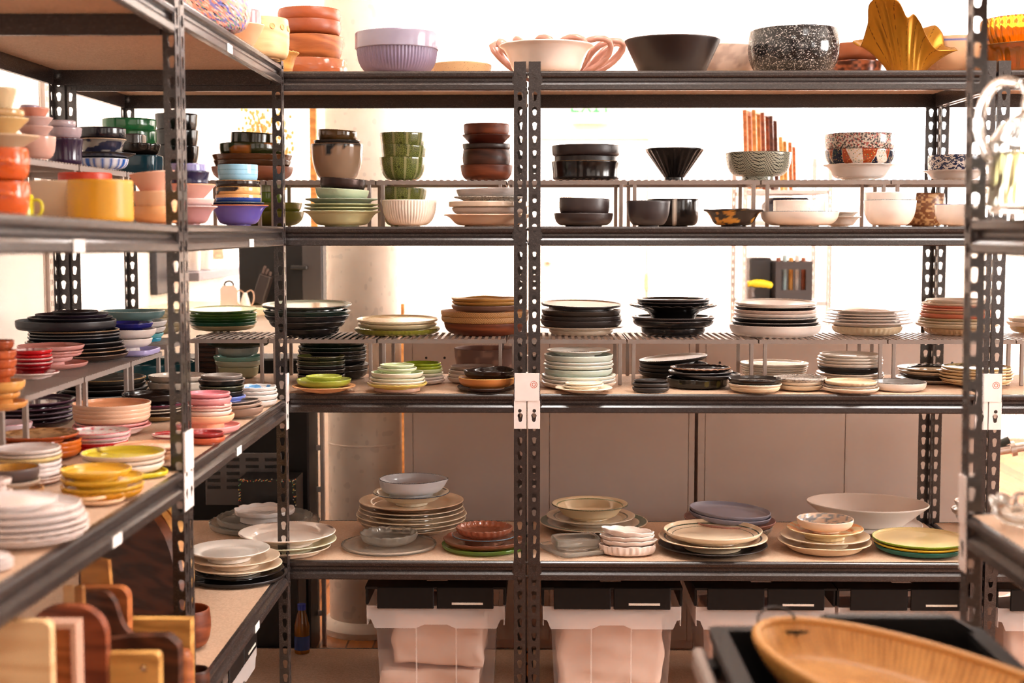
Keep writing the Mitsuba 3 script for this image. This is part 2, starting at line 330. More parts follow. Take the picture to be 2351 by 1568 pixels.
def rack(M, tops, label, group, sleeves=(0, 1, 2, 3), tags=(), tilt=0.0, W=RW_, DD=RD_, stamp=False):
    BEAML, BEAMS, BOARD = rack_meshes(W, DD)
    k = thing('shelving_rack', label, 'shelving rack', group)
    corners = [T().translate([0, 0, 0]), T().translate([W, 0, 0]) @ Rz(90), T().translate([W, DD, 0]) @ Rz(180), T().translate([0, DD, 0]) @ Rz(270)]
    for i, c in enumerate(corners):
        p = part(k, 'post', {**POST, 'to_world': M @ c})
        part(p, 'foot', {**FOOT, 'to_world': M @ c})
        if i in sleeves: part(p, 'connector_sleeve', {**SLEEVE, 'to_world': M @ c}, 'white connector sleeve')
        if stamp and i == 0: part(p, 'round_stamp', {**STAMP, 'to_world': M @ c @ T().translate([.0145, 0, .979])}, 'small round red stamp')
    for z in tops:
        Z = T().translate([0, 0, z]) if not tilt else T().translate([0, 0, z + .0149]) @ T().rotate([0, 1, 0], tilt)
        b0 = part(k, 'beam', {**BEAML, 'to_world': M @ Z})
        part(k, 'beam', {**BEAML, 'to_world': M @ Z @ corners[2]})
        part(k, 'beam', {**BEAMS, 'to_world': M @ Z @ corners[1]})
        part(k, 'beam', {**BEAMS, 'to_world': M @ Z @ corners[3]})
        part(k, 'shelf_board', {**BOARD, 'to_world': M @ Z}, 'tan particle board')
        for (tz, u) in tags:
            if abs(tz - z) < .01: part(b0, 'label_tag', {**TAGS, 'to_world': M @ Z @ T().translate([u, 0, 0])}, 'small white price tag')
    return k
ZT = dict(T=1.806, S2=1.399, S3=.953, S4=.498, S5=.096)
RT_ = [1.806, 1.399, .953, .498, .096]
LT_ = [1.82, 1.400, .940, .490, .096]
NT_ = [1.80, 1.399, .936, .486, .096]
RTR = [1.806, 1.405, .948, .49, .096]
RY = 4.2 * KD
rack(T().translate([-1.243, RY, 0]), RT_, 'dark steel shelving rack behind, left bay with the white pillar behind it', None, (0, 1, 2, 3))
rack(T().translate([-.017, RY, 0]), RT_, 'dark steel shelving rack behind, wide bay between middle and right posts', None, stamp=True)
rack(T().translate([1.209, RY, 0]), RT_, 'dark steel shelving rack behind, cut off by the right edge', None, stamp=True)
LX = -.66
rack(T().translate([LX, 2.972 * KD, 0]) @ Rz(90), LT_, 'dark steel shelving rack along the left side, farther one', None, tags=((1.40, .62), (1.82, .42), (.94, .45), (.49, .62)), W=LW_, DD=LD_)
ML1 = T().translate([LX, 1.747 * KD, 0]) @ Rz(90)
rack(ML1, NT_, 'dark steel shelving rack along the left side, nearest the camera', None, tags=((1.399, .47), (.936, .62)), tilt=math.degrees(math.atan(.01222 / KD)), W=LW_, DD=LD_)
RX = .668
rack(T().translate([RX, 2.46 * KD, .948]) @ T().rotate([0, 1, 0], -.8) @ T().translate([0, 0, -.948]) @ Rz(-90), RTR, 'dark steel shelving rack at the right edge near the camera', None, W=LW_, DD=LD_)
RISER = .131
def near_z(z): return lambda x, y: z + .0149 - (y - 1.747 * KD) * .01222 / KD
SH = {}
for nm, t in (('A', RT_), ('L', LT_), ('R', RTR)):
    for i, z in enumerate(t): SH[nm + 'T2345'[i]] = (lambda z: lambda x, y: z)(z)
for i, z in enumerate(NT_): SH['N' + 'T2345'[i]] = near_z(z)
for k in ('A2', 'A3', 'L2', 'L3', 'N2', 'N3'): SH[k + 'r'] = (lambda f: lambda x, y: f(x, y) + RISER)(SH[k])
# ------------------------------------------------------------------ slatted shelf risers
def riser(M, L, D, label, group):
    k = thing('shelf_riser', label, 'shelf riser', group)
    h, c = RISER - .0005, 'b9aaa2'
    f = [rbox(0, L, 0, .003, h - .013, h - .002), rbox(0, L, D - .003, D, h - .013, h - .002), rbox(0, .003, 0, D, h - .013, h - .002), rbox(L - .003, L, 0, D, h - .013, h - .002)]
    part(k, 'frame', vshape(cat(*f), 'rawsteel', tw=M))
    n = int(L / .0185); s = [rbox(L * (i + .5) / n - .0042, L * (i + .5) / n + .0042, -.001, D + .001, h - .0022, h) for i in range(n)]
    part(k, 'slats', vshape(cat(*s), 'rawsteel', tw=M), kind='stuff')
    for x in (.012, L - .022):
        for y in (.001, D - .011):
            part(k, 'leg', vshape(rbox(x, x + .010, y, y + .010, 0.0, h - .004, .001), 'rawsteel', tw=M))
def risers_rear(key, zname):
    bs = [430, 612, 864, 1164, 1440, 1742, 2037, 2330, 2590]
    wh = ['behind the left rack end', 'left of the pillar', 'in front of the pillar', 'left of the middle posts', 'right of the middle posts', 'mid wide bay', 'right part of the wide bay', 'at the right edge']
    for a, b, w in zip(bs[:-1], bs[1:], wh):
        xa, xb = (a - 1228) / 816, (b - 1228) / 816
        riser(T().translate([xa + .002, 4.45 * KD, SH[key](0, 0)]), xb - xa - .004, .27, f'pale metal slatted shelf riser on the {zname} back shelf, {w}', None)
risers_rear('A2', 'upper'); risers_rear('A3', 'middle')
for key, zn in (('2', 'upper'), ('3', 'middle')):
    for a, b, s, w in ((4.205, 4.49, 'A', 'in the far corner'), (3.83, 4.15, 'L', 'second from the corner'), (3.43, 3.82, 'L', 'third from the corner'), (3.02, 3.42, 'L', 'just past the near posts'), (2.56, 2.92, 'N', 'nearest the camera')):
        a, b = a * KD, b * KD
        riser(T().translate([-.985, a, SH[s + key](-1.1, a)]) @ Rz(90) @ T().rotate([0, 1, 0], math.degrees(math.atan(.01222 / KD)) if s == 'N' else 0), b - a, .245, f'pale metal slatted shelf riser on the {zn} left shelf, {w}', None)
# ------------------------------------------------------------------ dishes
K = {'plate': [(0, 0), (.5, 0), (.85, .3), (1, 1)], 'rimplate': [(0, 0), (.42, .02), (.52, .5), (1, 1)], 'flat': [(0, 0), (.78, 0), (.97, .35), (1, 1)],
     'bowl': [(0, 0), (.5, .02), (.9, .4), (1, 1)], 'deep': [(0, 0), (.75, .0), (1.0, .35), (1, 1)], 'straight': [(0, 0), (.93, 0), (1, .08), (1, 1)],
     'cone': [(0, 0), (.5, .5), (1, 1)], 'flare': [(0, 0), (.4, .08), (.62, .6), (.82, .93), (1, 1)], 'round': [(0, 0), (.85, .05), (1.15, .55), (1.0, 1)],
     'barrel': [(0, 0), (.9, .0), (1.15, .4), (1.1, .8), (1.0, 1)], 'waist': [(0, 0), (.8, 0), (.78, .3), (.85, .7), (1, 1)], 'pedestal': [(0, 0), (.1, .45), (.55, .8), (1, 1)]}
K['mix'] = [(0, 0), (.5, .02), (.88, .25), (.995, .6), (1, 1)]
RF = dict(mix=.45, plate=.6, rimplate=.52, flat=.8, bowl=.42, deep=.55, straight=.9, cone=.4, flare=.42, round=.5, barrel=.7, waist=.75, pedestal=.45)
def chaikin(P, n):
    P = np.asarray(P, float)
    for _ in range(n):
        Q = [P[0]]
        for a, b in zip(P[:-1], P[1:]): Q += [a * .75 + b * .25, a * .25 + b * .75]
        P = np.array(Q + [P[-1]])
    return P
def resample(P, n):
    s = np.r_[0, np.cumsum(np.linalg.norm(np.diff(P, axis=0), axis=1))]; q = np.linspace(0, s[-1], n)
    return np.stack([np.interp(q, s, P[:, i]) for i in range(P.shape[1])], 1)
def profile(kind, R, h, rf, hf, t, n=15, lip=0.0):
    b = chaikin(K[kind], 3)
    B = resample(np.stack([rf + (R - t * .5 - rf) * b[:, 0], hf + (h - t * .3 - hf) * b[:, 1]], 1), n)
    d = np.gradient(B, axis=0); d /= np.linalg.norm(d, axis=1, keepdims=True) + 1e-9
    nrm = np.stack([-d[:, 1], d[:, 0]], 1)
    I = B + nrm * t
    I[:, 0] = np.minimum.accumulate(np.maximum(I[:, 0], 0)[::-1])[::-1] if kind not in ('round', 'barrel') else np.maximum(I[:, 0], 0)
    I[:, 1] = np.maximum(I[:, 1], hf + t * .9)
    rows, tags = [(0, 0), (rf * .93, 0), (rf * .985, .0006), (rf, min(hf, .0015))], [0, 0, 0, 0]
    if hf > .0025: rows += [(rf * .96, hf * .85)]; tags += [0]
    for p in B: rows.append(tuple(p)); tags.append(1)
    m, e = (B[-1] + I[-1]) / 2, d[-1]
    for a in (-.6, 0., .6):
        v = (B[-1] - I[-1]) / 2
        rows.append(tuple(m - v * math.sin(a) + e * t * .5 * math.cos(a))); tags.append(2)
    for p in I[::-1]: rows.append(tuple(p)); tags.append(3)
    rows.append((0, hf + t)); tags.append(3)
    return np.array(rows), np.array(tags)
rr = np.linspace(0, 1, 60)
def lower_z(rows, tags, r):
    q = rows[tags <= 2]; out = np.full(len(r), 9.)
    for a, b in zip(q[:-1], q[1:]):
        lo, hi = min(a[0], b[0]), max(a[0], b[0]); k = (r >= lo - 1e-6) & (r <= hi + 1e-6)
        z = a[1] + (b[1] - a[1]) * ((r - a[0]) / (b[0] - a[0]) if abs(b[0] - a[0]) > 1e-9 else 0); out = np.where(k, np.minimum(out, z), out)
    return out
def upper_z(rows, tags, r):
    q = rows[tags >= 2]; out = np.full(len(r), -9.)
    for a, b in zip(q[:-1], q[1:]):
        lo, hi = min(a[0], b[0]), max(a[0], b[0]); k = (r >= lo - 1e-6) & (r <= hi + 1e-6)
        z = a[1] + (b[1] - a[1]) * ((r - a[0]) / (b[0] - a[0]) if abs(b[0] - a[0]) > 1e-9 else 0); out = np.where(k, np.maximum(out, z), out)
    return out
def dish_mesh(rows, tags, R, h, o, col):
    n = o.get('n', 56); fl, sc, lob, sq = o.get('fl'), o.get('sc'), o.get('lob'), o.get('sq')
    if fl: n = max(n, min(fl[0] * 6, 300))
    if sc: n = max(n, min(sc[0] * 8, 260))
    th = np.linspace(0, 2 * np.pi, n, endpoint=False) + o.get('rot', 0.3)
    zz = rows[:, 1] / max(h, 1e-6)
    w = np.clip(zz, 0, 1) * (tags >= 1)
    rad = np.ones((len(rows), n)); dz = np.zeros((len(rows), n))
    if fl: rad += fl[1] * np.outer(np.minimum(w * 3, 1) * (zz < o.get('flmax', .93)), np.cos(fl[0] * th))
    if lob: rad += lob[1] * np.outer(np.minimum(w * 2, 1), np.abs(np.cos(lob[0] * th / 2)) ** .6 - .7)
    if sc:
        c = np.abs(np.cos(sc[0] * th / 2)) ** .7 if len(sc) < 3 else np.cos(sc[0] * th) * .5 + .5
        rad += sc[1] * np.outer(w ** 3, c - .6); dz += sc[1] * R * .8 * np.outer(w ** 3, c - .6)
    if o.get('wob'):
        g = meshkit.noise(np.stack([np.cos(th) * 1.7 + 9 + 31 * R, np.sin(th) * 1.7, th * 0], 1), 3) - .5
        rad += o['wob'] * np.outer(w, g); dz += o['wob'] * R * .9 * np.outer(w ** 2, g)
    if sq: rad *= (np.abs(np.cos(th)) ** sq + np.abs(np.sin(th)) ** sq) ** (-1 / sq) * (.93 if sq < 5 else .9)
    X = rows[:, :1] * rad * np.cos(th) * o.get('ax', 1); Y = rows[:, :1] * rad * np.sin(th) * o.get('as', 1); Z = rows[:, 1:2] + dz
    if o.get('spout'):
        g = np.exp(-((np.angle(np.exp(1j * (th - o['spout'][0])))) / .35) ** 2); s = o['spout'][1] * R * np.outer(w ** 2, g)
        X = X + s * np.cos(th); Y = Y + s * np.sin(th)
    V = np.stack([X, Y, Z], -1).reshape(-1, 3); m = len(rows)
    i, j = np.meshgrid(np.arange(m - 1), np.arange(n), indexing='ij'); a, b = i * n + j, i * n + (j + 1) % n
    c, d = a + n, b + n
    F = np.stack([np.stack([a, b, d], -1), np.stack([a, d, c], -1)], 2).reshape(-1, 3)
    keep = np.ones(len(F), bool); keep[:2 * n] = np.tile([False, True], n); keep[-2 * n:] = np.tile([True, False], n)
    s = np.r_[0, np.cumsum(np.linalg.norm(np.diff(rows, axis=0), axis=1))]
    uv = np.stack([np.tile(th * R, m), np.repeat(s, n)], 1)
    C = np.tile(lin(col), (m, n, 1))
    ins, rim, foot = o.get('i'), o.get('r'), o.get('f')
    if ins: C[tags == 3] = lin(ins)
    if rim: C[tags == 2] = lin(rim)
    if foot: C[tags == 0] = lin(foot)
    if o.get('band'): # (colour, z from, z to) outside or rim
        for bc, z0, z1, side in o['band']:
            k = (zz >= z0) & (zz <= z1) & (tags == side); C[k] = lin(bc)
    if o.get('ring'): # rings inside by radius
        for bc, r0, r1 in o['ring']:
            k = (rows[:, 0] >= r0 * R) & (rows[:, 0] <= r1 * R) & (tags == 3); C[k] = lin(bc)
    if o.get('stripe'): # radial stripes inside
        bc, ns, wd, r0, r1 = o['stripe']
        k = (rows[:, 0] >= r0 * R) & (rows[:, 0] <= r1 * R) & (tags == 3)
        for q in np.where(k)[0]:
            on = np.cos(ns * th + o.get('swirl', 0) * rows[q, 0] / R * ns * .2) > 1 - wd; C[q][on] = lin(bc)
    if o.get('ostripe'):
        bc, ns, wd, z0, z1 = o['ostripe']
        for q in np.where((zz >= z0) & (zz <= z1) & (tags == 1))[0]: C[q][np.cos(ns * th) > 1 - wd] = lin(bc)
    if o.get('spots'):
        bc, sc_, thr, side, r0, r1 = o['spots']
        g = meshkit.noise(np.stack([X, Y, Z], -1) * sc_ + 40, 5) > thr
        k = (np.isin(tags, side) & (rows[:, 0] >= r0 * R) & (rows[:, 0] <= r1 * R))[:, None] & g; C[k] = lin(bc)
    if o.get('drip'):
        bc, ns, ln = o['drip']
        g = meshkit.noise(np.stack([np.cos(th) * ns, np.sin(th) * ns, th * 0], 1), 8); dep = 1 - ln * np.clip(g * 2.2 - .6, .05, 1)
        k = (zz[:, None] > dep[None]) & (tags == 1)[:, None]; C[k] = lin(bc)
    return trimesh.Trimesh(V, F[keep], process=False), C.reshape(-1, 3), uv
ORD = {0: 'bottom', 1: 'second from bottom', 2: 'third from bottom', 3: 'fourth from bottom', 4: 'fifth from bottom', 5: 'sixth from bottom', 6: 'seventh from bottom', 7: 'eighth from bottom', 8: 'ninth from bottom', 9: 'tenth from bottom'}
def order(i, n):
    if n == 2: return ('lower', 'upper')[i]
    if i == n - 1: return 'top'
    if i == n - 2 and n > 3: return 'second from top'
    return ORD[i]
def I(kind, w, h, rise, look, col, mat='glaze', **o):
    return (kind, w, h, rise, look, col, mat, o)
NAME = dict(mix='bowl', plate='plate', rimplate='plate', flat='plate', bowl='bowl', deep='bowl', straight='pot', cone='bowl', flare='bowl', round='bowl', barrel='pot', waist='dish', pedestal='bowl')
stack_log = []
TAIL = {'AT': 'top shelf', 'A2r': 'upper riser', 'A2': 'upper shelf', 'A3r': 'middle riser', 'A3': 'middle shelf', 'A4': 'lower shelf', 'L2': 'upper left', 'L2r': 'upper left', 'N2': 'upper left', 'N2r': 'upper left', 'L3': 'left middle', 'L3r': 'left riser', 'N3': 'left middle', 'N3r': 'left riser', 'L4': 'lower left', 'N4': 'lower left'}
TOPS = {}
for k_, v_ in {'A3r': {512: 716, 706: 713, 912: 740, 1113: 692, 1334: 711, 1545: 700, 1779: 700, 1990: 716, 2196: 694, 338: 722},
             'A3': {744: 868, 738: 822, 912: 842, 968: 838, 1328: 810, 1340: 884, 1546: 832, 1608: 852, 1494: 876, 1777: 842, 1733: 877, 1836: 874, 1950: 822, 1953: 881, 2062: 883, 2140: 852, 2240: 850},
             'A4': {608: 1182, 660: 1246, 945: 1112, 893: 1238, 1112: 1227, 1362: 1174, 1322: 1242, 1442: 1226, 1674: 1192, 1636: 1241, 1990: 1180, 1893: 1204, 2112: 1259},
             'L4': {545: 1282}, 'L3r': {306: 718, 292: 745, 172: 718, 118: 800, 76: 808}, 'N3r': {2: 785},
             'L3': {240: 877, 408: 868, 62: 932, 258: 951, 352: 911, 228: 1001, 98: 1011, 404: 1008, 338: 1036, 478: 912, 548: 930, 510: 867, 586: 893},
             'N3': {284: 1056, 66: 1046, 236: 1091, 28: 1084, -6: 1106, 228: 1152, 62: 1168, -24: 1288}}.items():
    for c_, t_ in v_.items(): TOPS[k_, c_] = t_
def S(shelf, cx, items, loc, y=None, D=None, top=None, dz=0.0):
    """A stack of dishes standing on a shelf. cx: centre column in the photograph; y: row of the front of the foot, or D: distance of the centre.
    Each item: width, own height, rise of its rim above the rim below, in photograph pixels at that distance."""
    zf = SH[shelf]; k0, w0, h0 = items[0][0], items[0][1], items[0][2]; o0 = items[0][7]
    if D is None:
        z = zf(0, 3.)
        for _ in range(3):
            p = at_z(cx, y, z); z = zf(p[0], p[1])
        rf0 = w0 / ppm(p) / 2 * o0.get('rf', RF[k0]) * o0.get('as', 1)
        D = p[1] + rf0
    else: D = D * KD
    z = zf(0, D) + dz
    X = xpx(cx, D, z); s = ppm((X, D, z)); zb = zf(X, D) + dz
    prev = None; rimz = 0.0; n = len(items)
    if top is None: top = TOPS.get((shelf, cx))
    f = 1.0
    if top: # fit the heights to the row of the front edge of the top rim
        Rt = items[-1][1] / s / 2 * items[-1][7].get('as', 1)
        f = (at_y(cx, top, D - Rt)[2] - zb) / ((items[0][2] + sum(i[3] for i in items[1:])) / s)
        if not .5 < f < 1.6: stack_log.append(('scale', loc, round(f, 2)))
        f = min(max(f, .35), 1.8)
    for i, (kind, w, h, rise, look, col, mat, o) in enumerate(items):
        R, H = w / s / 2, h / s * (f if i == 0 or f < 1 else 1); rise = rise * f
        t = o.get('t', .0036 if kind in ('plate', 'rimplate', 'flat') else .0036 if n > 1 else .0045)
        H = max(H, t * 1.6)
        rf = R * o.get('rf', RF[kind]); hf = o.get('hf', .003)
        want = H if i == 0 else rimz + rise / s - 0
        hf0 = hf; hf = min(hf, H * .3)
        NP = 26 if any(q in o for q in ('ring', 'stripe', 'band')) else 15
        rows, tags = profile(kind, R, H, rf, hf, t, NP)
        if i == 0: base = 0.0
        else:
            pr, pt, pb, pR = prev
            r = rr * min(R, pR)
            lo, up = lower_z(rows, tags, r), upper_z(pr, pt, r) + pb
            need = float(np.max(np.where((up > -5) & (lo < 5), up - lo, -9))) + .0004
            base = max(need, want - H)
            if base + H - want > 5 / s: stack_log.append(('high', loc, i, round((base + H - want) * s), round(rise)))
            if base - need > .0015: # longer foot so that it stands on the dish below
                gap = base - need; up_f = upper_z(pr, pt, np.array([min(rf, pR * .98)]))[0] + pb
                newbase = max(need, up_f + .0004) if up_f > -5 else need
                extra = base - newbase
                if extra > 0:
                    rows, tags = profile(kind, R, H + extra, rf, hf + extra, t, NP); base = newbase; H = H + extra
        rimz = base + H
        prev = (rows, tags, base, R)
        mesh, C, uv = dish_mesh(rows, tags, R, H, o, col)
        dx = o.get('dx', 0) / s; tl = o.get('tl', 0); tp = o.get('tp', 0)
        lift = rf * (abs(math.sin(math.radians(tl))) + abs(math.sin(math.radians(tp)))) * .8
        M = T().translate([X + dx, D + o.get('dy', 0), zb + base + lift]) @ T().rotate([0, 1, 0], tl) @ T().rotate([1, 0, 0], tp) @ Rz(o.get('yaw', 0))
        vc = mat in ('glaze', 'satin', 'matte', 'metal', 'goldleaf')
        sh = vshape(mesh, mat, C if vc else None, smooth=True, tw=M, uv=uv)
        nm = o.get('nm', NAME[kind])
        lab = f'{look}, {order(i, n)} in stack {loc}' if n > 1 else f'{look} {loc}'
        tail = TAIL.get(shelf)
        if tail and not any(q in loc for q in ('shelf', 'riser', 'board', 'posts, upper', 'edge')) and len((lab + tail).split()) <= 15: lab += ', ' + tail
        cat_ = o.get('cat', 'plate' if nm == 'plate' else 'bowl' if nm in ('bowl',) else nm.replace('_', ' '))
        if o.get('parts'):
            k = thing(nm, lab, cat_); part(k, 'body', sh)
            o['parts'](k, M, R, H, s)
        else: k = single(nm, sh, lab, cat_)
        if len(lab.split()) > 16: stack_log.append(lab)
    return X, D, zb, s
def P(w, look, col, rise=9, h=16, mat='glaze', kind='plate', **o): return I(kind, w, h, rise, look, col, mat, **o)
W_, CR, BK, DK, GN = 'ece3da', 'e6d3b4', '141112', '2a1d1b', '20301f'
# ================= rear rack, top shelf
def rimband(k, M, R, H, s):
    r = R * 1.008
    q = np.array([(r * .985, H * .62), (r * 1.0, H * .64), (r, H * .98), (r * .985, H * 1.0), (r * .95, H * 1.0), (r * .93, H * .97), (r * .93, H * .62)])
    th = np.linspace(0, 2 * np.pi, 72, endpoint=False); n = len(q)
    V = np.stack([np.outer(q[:, 0], np.cos(th)), np.outer(q[:, 0], np.sin(th)), np.outer(q[:, 1], np.ones(72))], -1).reshape(-1, 3)
    F = []
    for i in range(n):
        for j in range(72):
            a, b = i * 72 + j, i * 72 + (j + 1) % 72; c, d = ((i + 1) % n) * 72 + j, ((i + 1) % n) * 72 + (j + 1) % 72; F += [(a, b, d), (a, d, c)]
    part(k, 'rim', vshape(trimesh.Trimesh(V, F, process=False), 'glaze', '8f8798', smooth=40, tw=M), 'smooth glossy lavender rim')
S('AT', 912, [I('mix', 190, 96, 0, 'ribbed purple-grey mixing bowl', '75687f', 'satin', fl=(70, .012), rf=.5, t=.007, i='a89eae', flmax=.7, parts=rimband, nm='mixing_bowl')], 'on the top shelf left of middle', D=4.345)
S('AT', 1058, [I('bowl', 146, 46, 0, 'low tan speckled stoneware bowl', 'c9a87c', 'sp_tan', rf=.62, wob=.05)], 'behind the purple mixing bowl', D=4.62)
S('AT', 1255, [I('flare', 220, 68, 0, 'white flared bowl', 'ddd0c6', rf=.5, t=.006)], 'on the top shelf above the middle posts', D=4.36)
S('AT', 1543, [I('cone', 222, 80, 0, 'dark brown-black conical bowl', '170d0d', 'satin', rf=.66, r='3a2824')], 'on the top shelf right of the posts', D=4.36)
S('AT', 1652, [I('bowl', 186, 84, 0, 'pale grey marbled wooden bowl', 'cdb5a4', 'satin', rf=.4, spots=('b59a8a', 45, .62, [1, 3], 0, 1))], 'behind the dark conical bowl', D=4.64)
S('AT', 1822, [I('round', 202, 104, 0, 'black bowl with white speckles', '1b1616', 'sp_black', rf=.46, t=.006, tl=-1)], 'on the top shelf, between dark and gold bowls', D=4.38)
S('AT', 1962, [I('flat', 142, 9, 0, 'thin tan plate', 'b58a62', 'satin', nm='plate'), I('waist', 128, 44, 42, 'mottled copper-brown dish', '5a2c1a', 'sp_copper', nm='dish'), I('bowl', 120, 44, 40, 'glossy reddish brown bowl', '9a5a3c', r='c98d70')], 'right of the speckled bowl', D=4.64)
S('AT', 2185, [I('rimplate', 170, 18, 0, 'tan plate with black rim line', 'cfa684', band=[('1a1414', .8, .96, 1)]), I('bowl', 230, 82, 70, 'large beige bowl with blue stripe', 'd3ab86', r='e8d2b8', band=[('4a5a9a', .84, .93, 1)], rf=.55)], 'behind the gold bowl', D=4.62)
S('AT', 2362, [I('flare', 250, 74, 0, 'amber textured glass bowl', 'e2a02a', 'tint_amber', fl=(30, .01), rf=.5), I('bowl', 222, 72, 62, 'amber fluted glass bowl', 'e2a02a', 'tint_amber', fl=(40, .02), rf=.5)], 'at the top right edge', D=4.5)
# coil bowl
k0 = SH['AT'](0, 0); X0, Y0 = xpx(1282, 4.67 * KD, k0), 4.67 * KD
coils = []
for i in range(13):
    a = 2 * math.pi * i / 13 + .1
    f = lambda r, z, da: (X0 + r * 1.3 * math.cos(a + da), Y0 + r * .9 * math.sin(a + da), k0 + z)
    pts = spline([f(.035, .009, 0), f(.06, .035, .05), f(.10, .098, .18), f(.132, .126, .42), f(.149, .118, .62), f(.134, .085, .74), f(.095, .045, .62), f(.06, .02, .5)], 20)
    coils.append(tube(pts, .0088, 9))
coils.append(cyl((X0, Y0, k0), (X0, Y0, k0 + .012), .07, 24))
single('coil_bowl', vshape(cat(*coils), 'glaze', 'b98878', smooth=True), 'pink bowl of looping ceramic coils behind the white flared bowl', 'bowl')
# gold flower bowl
def gold_bowl():
    z0 = SH['AT'](0, 0); Y = 4.40 * KD; X = xpx(2080, Y, z0); s = ppm((X, Y, z0))
    # angle (0 = right, 90 = away, 180 = left, 270 = towards the camera): rim radius, rim height in photograph pixels
    ctl = [(0, 112, 66), (16, 100, 74), (28, 108, 108), (42, 112, 126), (56, 104, 120), (74, 72, 100), (100, 56, 84), (128, 74, 100), (150, 96, 92), (168, 122, 84), (182, 108, 70), (198, 104, 112), (214, 122, 158), (226, 122, 170), (242, 94, 158), (256, 70, 124), (268, 62, 132), (282, 60, 118), (300, 62, 84), (322, 78, 54), (342, 112, 56)]
    A = np.radians([c[0] for c in ctl] + [360 + ctl[0][0]]); from scipy.interpolate import PchipInterpolator as PI
    fr, fh = PI(A, [c[1] for c in ctl] + [ctl[0][1]]), PI(A, [c[2] for c in ctl] + [ctl[0][2]])
    n, m = 400, 40; th = np.linspace(0, 2 * np.pi, n, endpoint=False); u = np.linspace(0, 1, m)
    R, H = fr(th) / s, fh(th) / s
    def surf(off):
        r = (.042 - off) + (R[None] - .042) * (u[:, None] ** 1.25); z = off * .8 + H[None] * (1 - (1 - u[:, None]) ** 1.35)
        r = r + .0009 * np.cos(th[None] * 22 + np.sin(u[:, None] * 4)) * np.sin(np.pi * u[:, None]) 
        return np.stack([r * np.cos(th), r * np.sin(th), z], -1)
    O, In = surf(0), surf(.0035)
    G = np.concatenate([O, In[::-1]], 0); V = G.reshape(-1, 3); M = 2 * m
    F = []
    for i in range(M - 1):
        for j in range(n):
            a, b = i * n + j, i * n + (j + 1) % n; F += [(a, b, b + n), (a, b + n, a + n)]
    c0 = len(V); V = np.vstack([V, (0, 0, 0), (0, 0, .004)])
    for j in range(n): F += [(c0, (j + 1) % n, j), (c0 + 1, (M - 1) * n + j, (M - 1) * n + (j + 1) % n)]
    C = np.tile(lin('8f6018'), (len(V), 1)); uu = np.r_[np.repeat(u, n), np.repeat(u[::-1], n), 0, 0]; tt = np.r_[np.tile(th, M), 0, 0]
    groove = np.abs(np.sin(tt * 9 + np.sin(uu * 3) * .9)) < .045; C[groove & (uu > .1) & (uu < .97)] = lin('4a2608')
    single('flower_bowl', vshape(trimesh.Trimesh(V, F, process=False), 'goldleaf', C, smooth=True, tw=T().translate([X, Y, z0])), 'gold petal-shaped sculptural bowl on the top right shelf', 'bowl')
gold_bowl()
# terracotta and wooden stack, corner
S('AT', 712, [I('round', 168, 56, 0, 'terracotta bowl', 'a8603e', rf=.6, r='b97452'), I('bowl', 158, 66, 52, 'orange grained wooden bowl', 'd08550', 'wood_orange', rf=.5), I('round', 144, 36, 36, 'ridged red-brown wooden dish', '8a401e', 'satin', rf=.75), I('round', 142, 34, 26, 'ridged red-brown wooden dish', '964824', 'satin', rf=.7)], 'left of the mixing bowl', D=4.62)
S('AT', 628, [I('flare', 120, 54, 0, 'scalloped olive-wood dish', 'c9924e', 'wood_olive', sc=(26, .03, 1), rf=.5, nm='dish')], 'in the top corner by the terracotta stack', D=4.36)
def pot_holes(k, M, R, H, s):
    for a in np.radians(np.arange(-150, 180, 24)):
        m = trimesh.creation.torus(R * .085, R * .022, major_sections=18, minor_sections=8)
        q = T().translate([R * 1.0 * math.cos(a), R * 1.0 * math.sin(a), H * .76]) @ Rz(math.degrees(a)) @ T().rotate([0, 1, 0], 84)
        part(k, 'carved_ring', vshape(m, 'satin', 'd3a468', smooth=True, tw=M @ q))
        part(k, 'dimple', vshape(cyl((0, 0, -R * .02), (0, 0, R * .008), R * .082, 16), 'matte', 'c9a06a', tw=M @ q))
# ================= left rack, far unit, top shelf
S('LT', 500, [I('round', 150, 112, 0, 'round basket woven of multicoloured wire', 'e79a88', 'wovenwire', rf=.35, nm='basket')], 'on the top left shelf', D=3.53)
S('LT', 560, [I('cone', 98, 50, 0, 'small tan clay bowl', 'dcae86', 'satin', rf=.45, r='e9c6a2'), I('straight', 84, 42, 33, 'mauve glazed cup', 'a97f84', rf=.7, r='cbb3b4', nm='cup')], 'right of the woven basket', D=3.78)
S('LT', 598, [I('barrel', 132, 92, 0, 'pale wooden pot with ring of carved holes', 'f0d3a6', 'wood_light', rf=.66, parts=pot_holes)], 'by the top corner', D=4.06)
# ================= rear rack, upper shelf, on risers
S('A2r', 580, [I('bowl', 188, 32, 0, 'wide terracotta-brown bowl', '8a4f35', 'satin', rf=.55), I('bowl', 178, 24, 14, 'olive-brown bowl', '4a2c18', rf=.5), I('bowl', 184, 24, 13, 'olive-brown bowl', '5a341c', rf=.5), I('deep', 150, 32, 26, 'dark green bowl with orange chip', '2c2f14', rf=.6, spots=('a8642a', 30, .74, [1], .5, 1)), I('straight', 102, 26, 22, 'dark olive dish', '2a2412', tl=3, nm='dish')], 'left of the pillar', D=4.6)
S('A2r', 775, [I('bowl', 124, 84, 0, 'tan glazed bowl with dark drips', 'a98a70', rf=.36, drip=('1c2024', 5, .3), t=.005), I('bowl', 110, 12, 8, 'dark saucer', '3a3634', rf=.5, nm='saucer'), I('deep', 92, 26, 22, 'small brown bowl', '5e4426', tl=3, r='8a6a40')], 'in front of the pillar', D=4.6)
